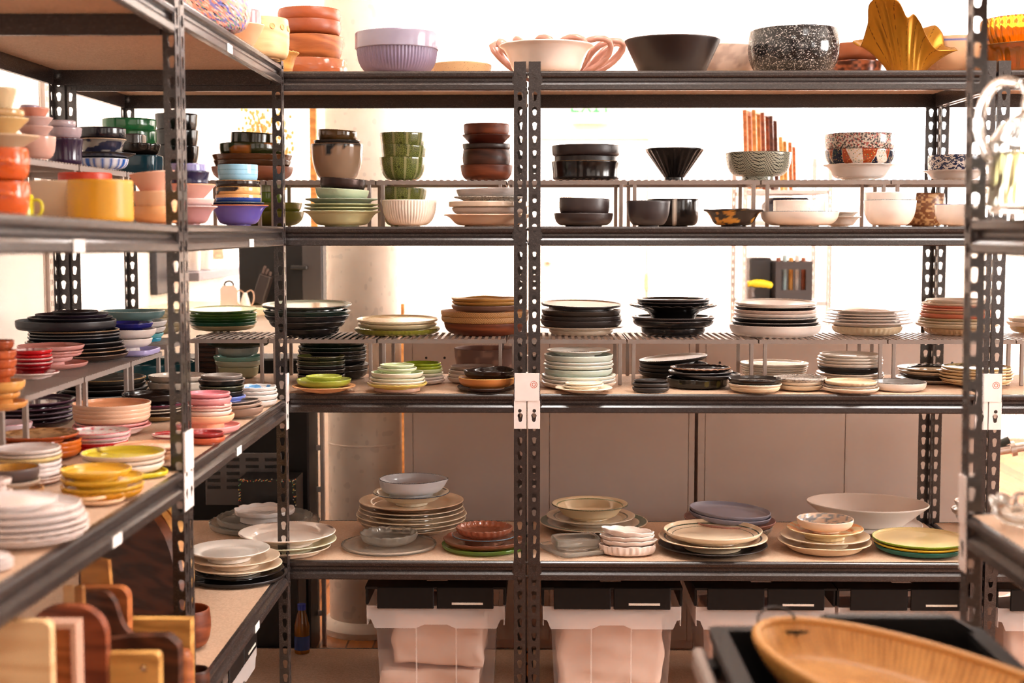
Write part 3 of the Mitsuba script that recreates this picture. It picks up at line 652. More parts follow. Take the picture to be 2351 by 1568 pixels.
S('A2r', 925, [I('bowl', 108, 54, 0, 'green crackle melon bowl', '9ba35c', 'crackle', lob=(10, .03), rf=.42), I('bowl', 106, 50, 27, 'green crackle melon bowl', '9ba35c', 'crackle', lob=(10, .03), rf=.42, tl=3), I('bowl', 106, 50, 28, 'green crackle melon bowl', '9ba35c', 'crackle', lob=(10, .03), rf=.42)], 'right of the pillar', D=4.6)
S('A2r', 1117, [I('bowl', 122, 36, 0, 'dark wooden bowl', '5a2d18', 'wood_red', rf=.6), I('round', 108, 52, 36, 'bulging walnut bowl', '5a2d18', 'wood_dark', rf=.55), I('flat', 112, 14, 12, 'dark wooden plate', '2a1712', 'satin'), I('cone', 112, 25, 20, 'flared dark red wooden bowl', '4a1c10', 'satin', rf=.6), I('deep', 106, 30, 25, 'reddish wooden bowl', '8a4526', 'wood_red', rf=.65)], 'left of the middle posts', D=4.6)
S('A2r', 1345, [I('waist', 160, 44, 0, 'black glazed dish with tan rim', '151010', r='8a6a44', nm='dish', rf=.8), I('straight', 146, 22, 12, 'black dish', '1d1615', 'satin', rf=.9, nm='dish'), I('flat', 158, 26, 22, 'brown-black pan-shaped dish', '2c1f1e', 'satin', nm='dish')], 'right of the middle posts', D=4.6)
S('A2r', 1548, [I('cone', 136, 72, 0, 'black fluted conical bowl', '100d0d', rf=.34, fl=(22, .02), hf=.012)], 'on the riser right of middle posts', D=4.6)
S('A2r', 1741, [I('bowl', 154, 64, 0, 'green-black leaf-patterned footed bowl', '1d2421', 'leafnet', rf=.5, hf=.014, f='e6dcd0')], 'on the riser, wide bay', D=4.6)
S('A2r', 1972, [I('flare', 162, 36, 0, 'white scalloped footed bowl', W_, sc=(16, .02), rf=.5, hf=.006), I('bowl', 162, 40, 34, 'red-blue painted panel bowl', 'efe6da', 'imari', rf=.6, t=.004), I('deep', 160, 40, 36, 'cream bowl with floral vines', 'efe2d2', 'floral', rf=.75, r='20242e')], 'right on the wide-bay riser', D=4.6)
S('A2r', 2192, [I('flare', 142, 22, 0, 'white bowl', W_, rf=.5), I('deep', 124, 40, 36, 'blue and white speckled bowl', 'e6ded6', 'sp_blue', rf=.8, r='20284a')], 'by the right end posts', D=4.6)
# ================= rear rack, upper shelf board
S('A2', 785, [I('flare', 178, 34, 0, 'pale green flared bowl', 'b9b78c', rf=.45), I('rimplate', 172, 14, 8, 'pale green plate', 'a9ad80'), I('rimplate', 170, 14, 8, 'pale green plate', 'a9ad80'), I('rimplate', 166, 14, 12, 'grey-green patterned plate', '8f9a86', spots=('39463c', 120, .55, [3], .5, 1)), I('bowl', 126, 30, 20, 'celadon bowl', 'b4c2a0', tl=3), I('deep', 106, 30, 24, 'dark metallic glazed bowl', '3d302c', 'metal', tl=4)], 'in front of the pillar foot of upper shelf'.replace(' foot of upper shelf', ', upper board'), D=4.33)
S('A2', 612, [I('bowl', 174, 34, 0, 'olive green bowl', '5d5a1e', rf=.5), I('bowl', 166, 30, 20, 'olive green bowl', '686424', rf=.5), I('deep', 88, 30, 24, 'textured leaf green bowl', '6f8a34', rf=.6), I('straight', 84, 26, 22, 'pale green striped bowl', 'a8b48c', nm='bowl', ostripe=('b5502a', 6, .05, 0, 1))], 'behind the corner post', D=4.62)
S('A2', 926, [I('bowl', 106, 62, 0, 'green crackle bowl', '9ba35c', 'crackle', lob=(10, .03)), I('bowl', 106, 50, 26, 'green crackle bowl with amber inside', '9ba35c', 'crackle', lob=(10, .03), tl=3)], 'behind the white fluted bowl', D=4.56)
S('A2', 940, [I('bowl', 128, 60, 0, 'white fluted bowl', 'e9dccb', fl=(54, .012), rf=.4)], 'left bay, upper board', D=4.30)
S('A2', 1122, [I('flare', 206, 26, 0, 'beige-pink flared bowl', 'd6b79c', rf=.55), I('bowl', 172, 18, 16, 'grey bowl', 'b8aaa0', rf=.6), I('straight', 186, 14, 13, 'beige tray', 'd0bca6', nm='tray'), I('rimplate', 160, 12, 10, 'grey patterned plate', 'bdb6ae', 'sp_grey'), I('bowl', 150, 24, 18, 'grey stoneware bowl', 'aaa09a', tl=-2, rf=.6)], 'left of the posts, upper board', D=4.34)
S('A2', 1340, [I('bowl', 138, 30, 0, 'dark brown-black bowl', '2a201f', 'satin', rf=.62), I('deep', 118, 42, 33, 'dark brown-black bowl', '2c2120', 'satin', tl=2)], 'right of middle posts, upper board', D=4.3)
S('A2', 1488, [I('bowl', 104, 58, 0, 'plain dark grey bowl', '2a2223', 'satin', rf=.45)], 'under the black conical bowl', D=4.29)
S('A2', 1545, [I('deep', 122, 62, 0, 'black bowl with white stripes', '171313', rf=.55, ostripe=('efe6da', 4, .012, 0, 1))], 'behind the plain grey bowl', D=4.54)
S('A2', 1684, [I('flare', 138, 37, 0, 'black bowl with gold flecks', '1a0f0d', rf=.42, wob=.1, spots=('b9802e', 60, .66, [1], .5, 1))], 'in the wide bay, upper board', D=4.31)
S('A2', 1835, [I('bowl', 182, 34, 0, 'shallow white bowl with dark rim', 'ece0d4', rf=.5, r='2a3334'), I('straight', 122, 30, 26, 'white straight-sided dish', 'e6d8cc', nm='dish')], 'left of the nested white bowls', D=4.34)
S('A2', 1928, [I('flare', 96, 22, 0, 'small white plate', 'e8dccf', nm='plate'), I('flare', 84, 18, 10, 'small white plate', 'e8dccf', nm='plate')], 'behind the shallow white bowl', D=4.6)
S('A2', 2042, [I('bowl', 122, 60, 0, 'white bowl with dark rim', 'efe4da', rf=.42, r='26302e'), I('bowl', 120, 56, 13, 'white bowl', 'efe4da', rf=.42)], 'in the wide bay, upper board', D=4.31)
S('A2', 2118, [I('barrel', 98, 76, 0, 'bronze-brown mottled pot with red shoulder', '7a4a2a', 'sp_bronze', rf=.5)], 'behind the nested white bowls', D=4.58)
S('A2', 2200, [I('bowl', 112, 50, 0, 'white bowl with blue rim', 'efe4da', rf=.42, r='2c3a78')], 'by the right end posts, upper board', D=4.33)
# ================= rear rack, middle shelf, on risers
S('A3r', 512, [P(150, 'beige plate', 'b9a47c', 0, 20), P(158, 'teal green plate', '2c5a44', 13, 20), P(156, 'dark green plate', '244a24', 10, 18), P(158, 'green plate', '3a6428', 10, 18), P(158, 'olive green plate', '4a6a2a', 10, 18), P(160, 'green plate with pale top', '4f7434', 12, 9, kind='flat', tp=2.2, i='d3ddb4', r='9ab070')], 'behind the left rack posts', y=762)
S('A3r', 706, [P(150, 'black plate', BK, 0, 22), P(176, 'black plate', BK, 12, 20, r='4a4440'), P(196, 'black plate', '16151a', 14, 20, r='4a4440'), P(202, 'dark teal plate', '12221f', 12, 20, r='54605a'), P(208, 'dark plate with pale celadon top', '16211c', 14, 10, kind='flat', tp=2.4, i='c9d4c2', r='8a7a6a')], 'left of the pillar', y=775)
S('A3r', 912, [P(200, 'olive yellow plate', '8f8a34', 0, 18, r='5a4a1c', fl=(60, .004)), P(186, 'cream plate', 'e0cfa6', 12, 16), P(190, 'cream plate with patterned rim', 'e8d6b0', 10, 9, kind='flat', tp=2, spots=('c9a46a', 150, .55, [3], .55, .9))], 'in front of the pillar', y=773)
S('A3r', 1113, [I('bowl', 190, 34, 0, 'glossy brown wooden bowl', '7a3c16', 'wood_red', rf=.6), I('flat', 202, 18, 14, 'woven wicker tray', 'a8743c', 'wicker', nm='tray'), I('flat', 204, 18, 13, 'woven wicker tray', 'a8743c', 'wicker', nm='tray'), P(156, 'taupe brown plate', '7a5a4c', 14, 18, 'satin'), P(152, 'thin wooden leaf-edged plate', '8a6238', 9, 12, 'wood_olive', wob=.06), P(154, 'thin wooden leaf-edged plate', '6a4a24', 9, 12, 'wood_olive', wob=.08)], 'left of the middle posts', y=773)
S('A3r', 1334, [I('bowl', 150, 16, 0, 'cream footed bowl', 'd8c6b0', rf=.7), P(196, 'cream plate', 'cdbfae', 8, 14, kind='rimplate'), I('bowl', 190, 26, 16, 'charcoal bowl', '2c2422', 'satin', rf=.7), I('bowl', 186, 26, 12, 'charcoal bowl', '2a2321', 'satin', rf=.7), I('bowl', 184, 26, 16, 'charcoal bowl', '30261f', 'satin', rf=.7, i='a8917c'), P(186, 'charcoal plate with beige top', '1e1816', 14, 9, 'satin', kind='flat', i='cdb49c', tl=1, tp=2.5)], 'right of the middle posts', y=773)
S('A3r', 1545, [I('bowl', 150, 26, 0, 'black glossy bowl', BK, rf=.75), I('bowl', 188, 26, 12, 'black glossy bowl', BK, rf=.6, r='5a5250'), P(192, 'black glossy plate', BK, 9, 16, r='6a6260'), I('pedestal', 200, 44, 36, 'black scalloped pedestal dish', '0f0d0d', sc=(24, .03), rf=.5, nm='dish'), P(168, 'black glossy plate', BK, 10, 16, r='5a5250'), P(170, 'black glossy plate', BK, 8, 14, r='6a6260')], 'second right of the posts', y=775)
S('A3r', 1779, [I('bowl', 212, 34, 0, 'wide white bowl', 'efe6de', rf=.7), P(200, 'black plate', BK, 8, 18, r='8a8480'), P(196, 'black plate', '1a1716', 12, 18, r='d0c8c0'), P(194, 'white plate', W_, 12, 16), P(192, 'white plate', 'e6d2c6', 10, 16), P(188, 'black plate with white rim', BK, 10, 16, r='efe6da'), P(188, 'white plate', W_, 9, 10, kind='flat', tp=2)], 'mid wide bay', y=777)
S('A3r', 1990, [I('bowl', 160, 26, 0, 'cream fluted bowl', 'd3bb98', rf=.7, fl=(40, .01)), P(204, 'white plate', 'e6d8cc', 12, 16, kind='rimplate'), P(194, 'white plate', 'e6dace', 9, 14, kind='rimplate'), P(186, 'white plate', 'e9ddd2', 8, 14, kind='rimplate'), P(188, 'white plate', 'e9ddd2', 8, 14, kind='rimplate'), P(176, 'white plate', 'efe4d8', 10, 16, kind='rimplate')], 'of pale plates, wide bay', y=772)
S('A3r', 2196, [I('bowl', 150, 20, 0, 'tan fluted bowl', 'b08a64', rf=.7, fl=(40, .01)), P(188, 'cream plate', 'd9c4a4', 10, 14), P(178, 'cream plate', 'd9c8ae', 7, 12), P(172, 'olive cream plate', 'b8a480', 8, 12), P(170, 'coral pink plate', 'd07a5c', 12, 18), P(164, 'tan plate', 'c89a72', 8, 14), P(162, 'pink plate', 'd99a80', 7, 12), P(158, 'coral plate', 'c86a50', 7, 12), P(160, 'cream plate', 'e2cdb4', 7, 12), P(142, 'white plate', 'ece0d0', 9, 14)], 'behind the near right post', y=772)
S('A3r', 2395, [P(150, 'tan plate', 'b09468', 0, 16), P(166, 'white plate', 'e8dccc', 9, 14), P(160, 'white plate', 'e8dccc', 9, 14)], 'at the right edge, riser', y=769)
# ================= rear rack, middle shelf board
S('A3', 764, [P(166, 'black plate', '161311', 0, 22, r='4a423c'), P(170, 'black plate', '1a1614', 12, 20, r='5a524a'), P(158, 'black glossy plate', BK, 14, 18, r='6a645c'), P(160, 'black glossy plate', '121614', 9, 18, r='6a645c'), P(160, 'black glossy plate', BK, 9, 18, r='6a645c'), P(158, 'dark green glossy plate', '101a12', 9, 18, r='5a645a'), I('bowl', 156, 30, 22, 'dark green bowl', '141d14', rf=.7, i='1f2f1f')], 'under the riser, left bay', y=874)
S('A3', 744, [I('flare', 146, 18, 0, 'tan flared plate', 'c98f60', 'satin', nm='plate'), I('bowl', 128, 22, 20, 'lime green bowl', '8d9434', rf=.6, i='a8ac4e'), P(86, 'small lime green plate', '9aa03c', 9, 14, i='a3a84a')], 'at the front left corner', y=904)
S('A3', 738, [P(112, 'black plate', BK, 0, 26, r='5a5450'), P(114, 'black plate', '15120f', 16, 18, r='6a645a'), P(112, 'black plate', BK, 12, 18, r='5a645a'), P(114, 'dark olive plate', '1c1f10', 12, 18, r='6a6440'), P(112, 'dark plate with olive top', '1a1f10', 12, 18, i='4a4c20', r='6a6440')], 'behind the lime green bowl', y=884)
S('A3', 912, [I('straight', 108, 14, 0, 'pinkish oval tray', 'cda48c', nm='tray', **{'as': .7}), P(140, 'yellow scalloped plate', 'c9b05a', 14, 14, sc=(20, .02)), P(132, 'white plate', 'e8dcc8', 8, 14), P(130, 'pale green plate', 'd6d2b4', 10, 16), I('bowl', 124, 22, 18, 'pale green bowl', 'dcd4bc', rf=.6, i='a9b884'), I('bowl', 94, 14, 14, 'small pale green bowl', 'cfd2b0', rf=.7), P(82, 'small pale green plate', 'cdd6b0', 10, 12, i='b4c294')], 'left of the brown dishes', y=903)
S('A3', 968, [P(112, 'white plate', 'e6dad0', 0, 16), P(108, 'white plate', 'e6dad0', 9, 14), P(104, 'cream plate', 'd9d4b8', 12, 14), I('bowl', 100, 20, 14, 'pale green bowl', 'b9c08a', rf=.6), P(96, 'lime green plate', '8e9a2a', 9, 16), P(92, 'lime green plate', '8a9a20', 9, 14, i='7a8a1a')], 'behind the pale green dishes', y=884)
S('A3', 1085, [P(120, 'white plate', 'ded0c6', 0, 14), P(116, 'white plate', 'ded0c6', 8, 14), P(112, 'white plate', 'd8c8be', 8, 14), P(104, 'taupe plate', '9a8478', 8, 14)], 'behind the wooden straw-rimmed bowl', y=882)
S('A3', 1118, [P(140, 'thin dark plate', '2a1a14', 0, 10, 'satin'), I('bowl', 134, 24, 22, 'tan wooden bowl with straw rim', 'b0703a', 'satin', rf=.6, r='c9a060', wob=.03), I('bowl', 122, 22, 16, 'dark brown leaf-shaped dish', '1d100c', wob=.16, rf=.5, nm='dish', dx=6)], 'left of the middle posts', y=902)
S('A3', 1116, [I('bowl', 150, 66, 0, 'taupe rough clay bowl', '7a5a50', 'matte', rf=.45, spots=('9a7868', 40, .6, [1, 3], 0, 1))], 'behind the straw-rimmed bowl', y=868)
S('A3', 1328, [P(176, 'cream plate', 'd9c8b4', 0, 16), P(172, 'white plate', 'd8d2c8', 10, 14), P(174, 'celadon plate', 'd3d4c6', 10, 16), I('bowl', 160, 22, 18, 'celadon bowl', 'bcc6b8', rf=.7), P(164, 'celadon plate', 'cdd0c2', 12, 16), P(160, 'white plate', 'd8d4ca', 9, 14), I('bowl', 162, 24, 18, 'celadon bowl', 'bcc4b8', rf=.7), P(146, 'white plate with dark centre', 'd6d2c8', 12, 14, kind='rimplate', ring=[('2c2826', 0, .55)])], 'right of the middle posts', y=895)
S('A3', 1340, [I('flare', 132, 26, 0, 'white flared plate', 'ecdfc6', nm='plate', rf=.45), I('bowl', 96, 16, 14, 'small cream bowl', 'e6d8be', rf=.7, tl=-2), I('bowl', 88, 14, 12, 'small cream bowl', 'e6d8be', rf=.7, tl=-2)], 'in front of the celadon dishes', y=904)
S('A3', 1546, [P(164, 'black plate', '171414', 0, 20, 'satin'), I('bowl', 160, 24, 14, 'black bowl', '171414', 'satin', rf=.7), I('bowl', 158, 24, 12, 'black bowl', '1a1616', 'satin', rf=.7), P(160, 'black plate with grey top', '1a1616', 13, 16, 'satin', i='8f857e', tl=-5)], 'behind the brown scalloped plate', y=870)
S('A3', 1608, [I('deep', 142, 30, 0, 'black pie dish', '1c1812', rf=.8, sc=(30, .012), dx=-8, spots=('4a4420', 60, .7, [1], 0, 1)), P(156, 'black plate', BK, 10, 16, r='4a4644', dx=14), P(150, 'black plate', BK, 8, 14, r='4a4644'), P(140, 'black plate with brown scalloped rim', '1a1210', 11, 14, sc=(26, .03), r='8a5a3c')], 'of black dishes, wide bay', y=895)
S('A3', 1494, [I('bowl', 88, 16, 0, 'small charcoal oval dish', '2e2825', 'satin', rf=.75, nm='dish', **{'as': .7}), I('bowl', 88, 16, 14, 'small charcoal oval dish', '2e2825', 'satin', rf=.75, nm='dish', **{'as': .7}), P(80, 'small charcoal plate', '241f1d', 9, 10, 'satin', **{'as': .7})], 'right of the posts, front edge', y=903)
S('A3', 1777, [P(146, 'white grooved plate', 'd9d4c8', 0, 16, fl=(24, .006)), P(150, 'white grooved plate', 'd9d4c8', 8, 14), P(152, 'white grooved plate', 'd9d4c8', 8, 14), P(156, 'white grooved plate', 'dcd6ca', 8, 14), P(158, 'white grooved plate', 'e2dcd0', 10, 16, stripe=('b9b2a6', 22, .06, .45, 1), swirl=3)], 'under the riser, wide bay', y=870)
S('A3', 1733, [P(118, 'cream plate', 'e0cba8', 0, 16), P(124, 'cream plate', 'e0d2ba', 7, 12), P(126, 'black plate with white dashes', '1a1614', 14, 16, i='2a2624', ring=[('cfc6bc', .74, .8)])], 'front edge, centre of wide bay', y=904)
S('A3', 1836, [P(110, 'cream plate', 'dcc8aa', 0, 18), P(112, 'cream plate', 'e2d2ba', 12, 16), P(124, 'grey speckled plate', 'c9bfb4', 10, 14, 'sp_grey')], 'right of the black dashed plate', y=899)
S('A3', 1950, [P(156, 'pale tan plate', 'cbb49c', 0, 16), P(158, 'cream plate', 'd6c4b0', 8, 14), P(154, 'cream plate', 'd9cab8', 7, 12), I('bowl', 148, 24, 16, 'black bowl', BK, rf=.6), P(150, 'white plate', 'ddd0c2', 11, 16), P(152, 'white plate', 'e0d4c6', 10, 14), P(148, 'white plate', 'e2d8ca', 9, 14), P(140, 'white plate', 'e6dccf', 9, 14)], 'under the riser, right part', y=882)
S('A3', 1953, [I('bowl', 130, 20, 0, 'cream bowl', 'e6d3ba', rf=.6), P(120, 'cream plate with grey rim', 'd8cabb', 9, 12, r='6a625c'), I('bowl', 120, 18, 16, 'cream fluted bowl', 'dcc3a0', rf=.7, fl=(30, .01))], 'front edge, right of centre', y=905)
S('A3', 2062, [I('bowl', 130, 24, 0, 'white dish with dark rim and grey top', 'e9dccf', rf=.75, r='2a2624', i='8f8a86', nm='dish')], 'front edge, right end', y=901)
S('A3', 2140, [P(170, 'grey rimmed plate', 'a89684', 0, 14), I('bowl', 150, 18, 14, 'dark brown bowl', '2c221c', rf=.6), P(158, 'cream plate', 'cdb596', 12, 16), P(160, 'cream plate with black rim', 'cbb08c', 9, 16, ring=[('1d1814', .7, .97)], kind='rimplate')], 'left of the near right post', y=882)
S('A3', 2240, [I('flare', 150, 16, 0, 'tan plate', 'c9a678', nm='plate'), P(164, 'cream plate', 'd9bd92', 14, 16), P(168, 'cream plate', 'd9bd92', 12, 14), P(170, 'tan plate', 'c9a878', 11, 14), P(158, 'cream plate', 'd9c09a', 9, 14), P(156, 'dark patterned plate', 'c9b07c', 9, 14, spots=('2a2414', 150, .5, [3], .3, 1))], 'behind the near right post, board', y=890)
# ================= rear rack, lower shelf
S('A4', 608, [I('flat', 255, 22, 0, 'large pressed-glass platter', 'ffffff', 'glass', sc=(36, .02), nm='platter', t=.006), I('flat', 220, 24, 14, 'pressed-glass plate', 'ffffff', 'glass', sc=(30, .02), t=.006), P(140, 'white scalloped glass plate', 'e2dcd8', 22, 18, sc=(12, .05), kind='flat')], 'at the back of the lower corner', y=1232)
S('A4', 660, [P(200, 'white oval plate', 'e6d8c2', 0, 20, kind='rimplate', rf=.6), P(226, 'cream oval plate', 'd9d2b0', 16, 18, kind='rimplate', r='c9cbb0'), P(222, 'white oval plate with dashed rim', 'e6d4c4', 20, 22, kind='rimplate', stripe=('8a7468', 60, .3, .93, .98))], 'behind the lower corner post', y=1284)
S('A4', 945, [P(232, 'cream dinner plate', 'd6bea0', 0, 22, kind='rimplate'), P(250, 'cream dinner plate', 'd8c2a4', 16, 18, kind='rimplate'), P(254, 'cream dinner plate with chain rim', 'd8c4a6', 14, 18, kind='rimplate', stripe=('6a5a44', 60, .4, .92, .97)), P(244, 'cream dinner plate', 'd6c0a2', 14, 18, kind='rimplate'), P(238, 'dark-bottomed dinner plate', '8a6a4c', 12, 16, kind='rimplate', r='dcc8ac'), P(240, 'tan-rimmed dinner plate', 'cba684', 16, 20, kind='rimplate', i='d9bfa0'), I('flare', 176, 30, 26, 'cream soup plate, blue rim', 'd9cdb4', nm='plate', r='2c3440', stripe=('3a3a40', 60, .4, .88, .95)), I('bowl', 150, 44, 42, 'white enamel bowl with blue rim', 'd3d2d4', r='1c2434', rf=.68, spout=(0, .16), ring=[('c2c0c4', 0, .7)])], 'in the lower left bay', y=1230)
S('A4', 893, [I('flat', 222, 18, 0, 'beaded clear glass plate', 'ffffff', 'glass', sc=(60, .012), nm='plate', t=.005), I('bowl', 136, 46, 42, 'cut-glass bowl', 'ffffff', 'glass', sc=(16, .04), fl=(16, .015), t=.006)], 'in front of cream dinner plates', y=1277)
S('A4', 1112, [I('flat', 196, 20, 0, 'green glass plate', '9ecb5a', 'tint_greenglass', nm='plate', wob=.03), I('bowl', 190, 30, 22, 'pink glass bowl', 'eb9a78', 'tint_pinkglass', sc=(12, .03), rf=.6), P(150, 'teal-rimmed glass plate', '6a4a3a', 14, 14, r='3a5a6a'), I('bowl', 132, 36, 26, 'pink fluted glass bowl', 'eb9a78', 'tint_pinkglass', sc=(26, .03), fl=(26, .02), rf=.6)], 'left of the middle posts', y=1276)
S('A4', 1362, [P(220, 'dark rimmed plate', 'c9b49c', 0, 18, kind='rimplate', r='2a2420'), P(250, 'cream plate with green rim', 'd0bca2', 16, 18, kind='rimplate', ring=[('3a4a34', .84, .97)]), P(204, 'cream plate with thin ring', 'cdbca4', 22, 20, kind='rimplate', ring=[('5a5a48', .8, .83)], dx=-6), I('flare', 176, 52, 46, 'cream bowl with green lines', 'd6c19c', rf=.5, r='4a4a34', ring=[('5a6a3c', .84, .87)], dx=-8)], 'right of the middle posts', y=1228)
S('A4', 1322, [I('flat', 152, 18, 0, 'square beaded glass plate', 'ffffff', 'glass', sq=8, nm='plate', yaw=28, t=.005), I('deep', 124, 34, 28, 'rectangular clear glass dish', 'ffffff', 'glass', sq=6, nm='dish', t=.007, yaw=12, **{'as': .7})], 'in front of the cream bowl', y=1280)
shell = dict(sc=(9, .05), rf=.5, nm='dish', spout=(math.pi, .12), rot=0.0)
S('A4', 1442, [I('deep', 126, 40, 0, 'white fluted shell dish', 'e6d3c6', fl=(26, .03), **{**shell, 'as': .6}), I('bowl', 122, 24, 18, 'white boat-shaped dish', 'e9d9cd', **{**shell, 'as': .6, 'spout': (0.0, .12)}), I('bowl', 122, 24, 17, 'white boat-shaped dish', 'e9d9cd', **{**shell, 'as': .6}), I('bowl', 118, 26, 17, 'white boat-shaped dish', 'eddfd4', tl=5, **{**shell, 'as': .6})], 'left of the cream ringed plates', y=1278)
S('A4', 1674, [I('bowl', 200, 26, 0, 'grey patterned bowl', '9a9088', 'sp_grey', rf=.6), P(212, 'dusty pink plate', '9a6a5e', 14, 18, 'satin', tl=2), P(190, 'blue-grey plate', '85808c', 12, 18, 'satin', tl=4), P(188, 'blue-grey plate', '7d7884', 10, 18, 'satin', tl=4)], 'behind the cream ringed plates', y=1240)
S('A4', 1636, [P(250, 'black platter', '1d1716', 0, 20, 'satin', nm='platter', kind='rimplate'), P(250, 'cream plate with dark ring', 'dcc4a4', 20, 20, kind='rimplate', ring=[('3a3a30', .86, .89)]), P(228, 'cream plate with dark rings', 'dcc6a8', 20, 22, ring=[('2e382c', .9, .925), ('2e382c', .8, .82)])], 'front of lower shelf', y=1279)
S('A4', 1990, [P(250, 'white plate', 'ddd4cc', 0, 12), I('cone', 280, 68, 62, 'large grey-white oval bowl', 'd6cdc4', 'satin', rf=.6, t=.006, tl=1, i='c2b3a8', **{'as': .8})], 'at the back of the lower shelf', y=1224)
S('A4', 1893, [I('flare', 212, 36, 0, 'cream wavy plate', 'dcc4a2', wob=.05, nm='plate', rf=.6), P(204, 'cream plate', 'd9c2a0', 20, 20, kind='rimplate', r='b9a894'), P(174, 'orange-patterned plate', 'd3bb8c', 26, 22, kind='rimplate', spots=('d9904e', 60, .5, [3], .5, 1)), I('bowl', 132, 40, 34, 'cream bowl with lacy grey inside', 'e2c8b0', rf=.5, spots=('8f9092', 130, .52, [3], 0, .97))], 'left of the green plates', y=1278)
S('A4', 2112, [P(210, 'teal green plate', '0f5a4e', 0, 24, rf=.7), P(214, 'yellow plate', 'd3b02a', 10, 16), P(218, 'cream plate with green rim', 'dfc68c', 13, 16, r='7f9a2a', band=[('7f9a2a', .5, 1, 1)])], 'by the near right post', y=1281)
S('A4', 2250, [P(110, 'grey plate', 'a8988a', 0, 14, wob=.05), P(134, 'cream wavy plate', 'c9b8a4', 18, 16, wob=.06), P(120, 'grey wavy plate', 'b0a294', 18, 16, wob=.06)], 'at the lower right edge', y=1207)
# ================= left rack, far unit
S('L4', 545, [P(222, 'black platter', '171212', 0, 16, 'satin', nm='platter', kind='flat'), P(212, 'black platter', BK, 16, 18, nm='platter', kind='rimplate'), P(206, 'cream platter', 'e0ccb2', 16, 18, kind='rimplate', nm='platter'), P(204, 'cream ribbed platter', 'd9c2a8', 24, 20, kind='rimplate', nm='platter', dx=-4), P(186, 'white platter', 'e2d8cc', 24, 22, kind='rimplate', nm='platter', dx=-18)], 'on the lower left shelf', y=1350)
S('L4', 452, [I('flat', 60, 14, 0, 'small dark glass plate', '444444', 'tint_smoke', nm='plate'), I('flat', 54, 12, 9, 'small dark glass plate', '444444', 'tint_smoke', nm='plate')], 'behind the near left post', D=3.95)
S('A3', 345, [I('deep', 205, 34, 0, 'wide teal blue platter', '14424a', rf=.75, nm='platter', i='0f3a40')], 'in the left corner under risers', D=4.68)
S('A3r', 338, [P(160, 'cream plate', 'b9a684', 0, 18), P(176, 'cream plate', 'c4b292', 12, 18), P(178, 'cream plate', 'c4b292', 12, 18), P(180, 'cream plate', 'cbbb98', 14, 20, i='b5a882')], 'in the left corner, highest', D=4.63)
S('L3r', 306, [P(130, 'bright cyan plate', '2a8aa8', 0, 14), P(140, 'turquoise plate', '5aa8b0', 9, 14), P(150, 'white plate', 'd6d0cc', 12, 16), P(156, 'white plate', 'd9d2d0', 12, 16), I('bowl', 148, 22, 20, 'dark teal bowl', '5a7474', rf=.6, r='a8b4b0')], 'in the left corner', D=4.36)
S('L3r', 292, [P(150, 'lavender square plate', 'a49cc8', 0, 12, sq=4, kind='flat'), I('bowl', 118, 22, 20, 'white bowl', 'ddd0c8', rf=.5), I('bowl', 136, 24, 18, 'white bowl with wavy rim', 'd8cac2', rf=.5, wob=.05), P(122, 'cobalt blue plate', '1a1a5e', 12, 16)], 'right of the tall black stack', D=4.02)
S('L3r', 172, [P(242, 'dark brown plate', '33241e', 0, 18, r='6a5244'), P(232, 'black plate with brown rim', '171211', 10, 18, r='a07a58'), P(226, 'black plate', '14100f', 9, 18, r='5a4a40'), P(220, 'black plate', BK, 13, 18, r='5a5652'), P(208, 'black plate', '0f1216', 13, 18, r='4a4a4c'), P(206, 'black plate', BK, 8, 16, r='6a6662'), P(204, 'black plate with tan rim', BK, 8, 16, r='8a6a48'), I('flat', 226, 26, 26, 'thick black tray', '17141a', 'satin', nm='tray', dx=-18), P(190, 'black plate', '141016', 7, 14, 'satin', dx=-8), P(164, 'dark plum plate', '1f1420', 8, 14, 'satin', dx=-4), P(104, 'small black plate', '1a1418', 7, 12, 'satin', dx=4)], 'of black plates, left riser', y=834)
S('L3r', 118, [P(166, 'dusty pink plate', 'c98a80', 0, 22), I('bowl', 100, 22, 22, 'small pink bowl', 'e0a8a0', rf=.6), P(138, 'pink plate', 'cf9088', 12, 14), P(146, 'pink plate', 'cf948a', 11, 14), I('bowl', 152, 24, 20, 'pink bowl', 'cf948c', rf=.6, i='a86a60')], 'of pink dishes, left riser', y=851)
S('L3r', 76, [P(118, 'white plate with red top', 'ecd8d2', 0, 18, i='b02a34', kind='rimplate', rf=.5), I('bowl', 84, 16, 20, 'dark red bowl', '7a0c14', rf=.6), P(92, 'red plate with white rim', 'a01420', 12, 14, r='e9c6c2'), P(92, 'red plate with white rim', 'a81620', 13, 14, r='e9c6c2'), P(90, 'bright red plate', 'c0141e', 10, 12), I('bowl', 92, 18, 14, 'red bowl with striped inside', 'c0141e', rf=.6, i='d9c0bc', stripe=('8a4a4a', 20, .15, .4, 1))], 'of red dishes, left riser', y=872)
S('N3r', 2, [P(124, 'tan orange plate', 'd0904e', 0, 16), P(92, 'tan orange plate', 'cf8e4a', 18, 16), I('bowl', 116, 28, 24, 'orange-tan bowl', 'dba25a', rf=.5), I('bowl', 76, 24, 26, 'fluted terracotta bowl', 'b4562e', lob=(12, .03), rf=.6), I('bowl', 80, 24, 18, 'fluted terracotta bowl', 'bc5a32', lob=(12, .03), rf=.6), I('bowl', 80, 24, 18, 'fluted terracotta bowl', 'c06038', lob=(12, .03), rf=.6), I('bowl', 72, 24, 20, 'rust brown bowl', '9a4a2c', rf=.6)], 'at the left edge, riser', D=2.80)
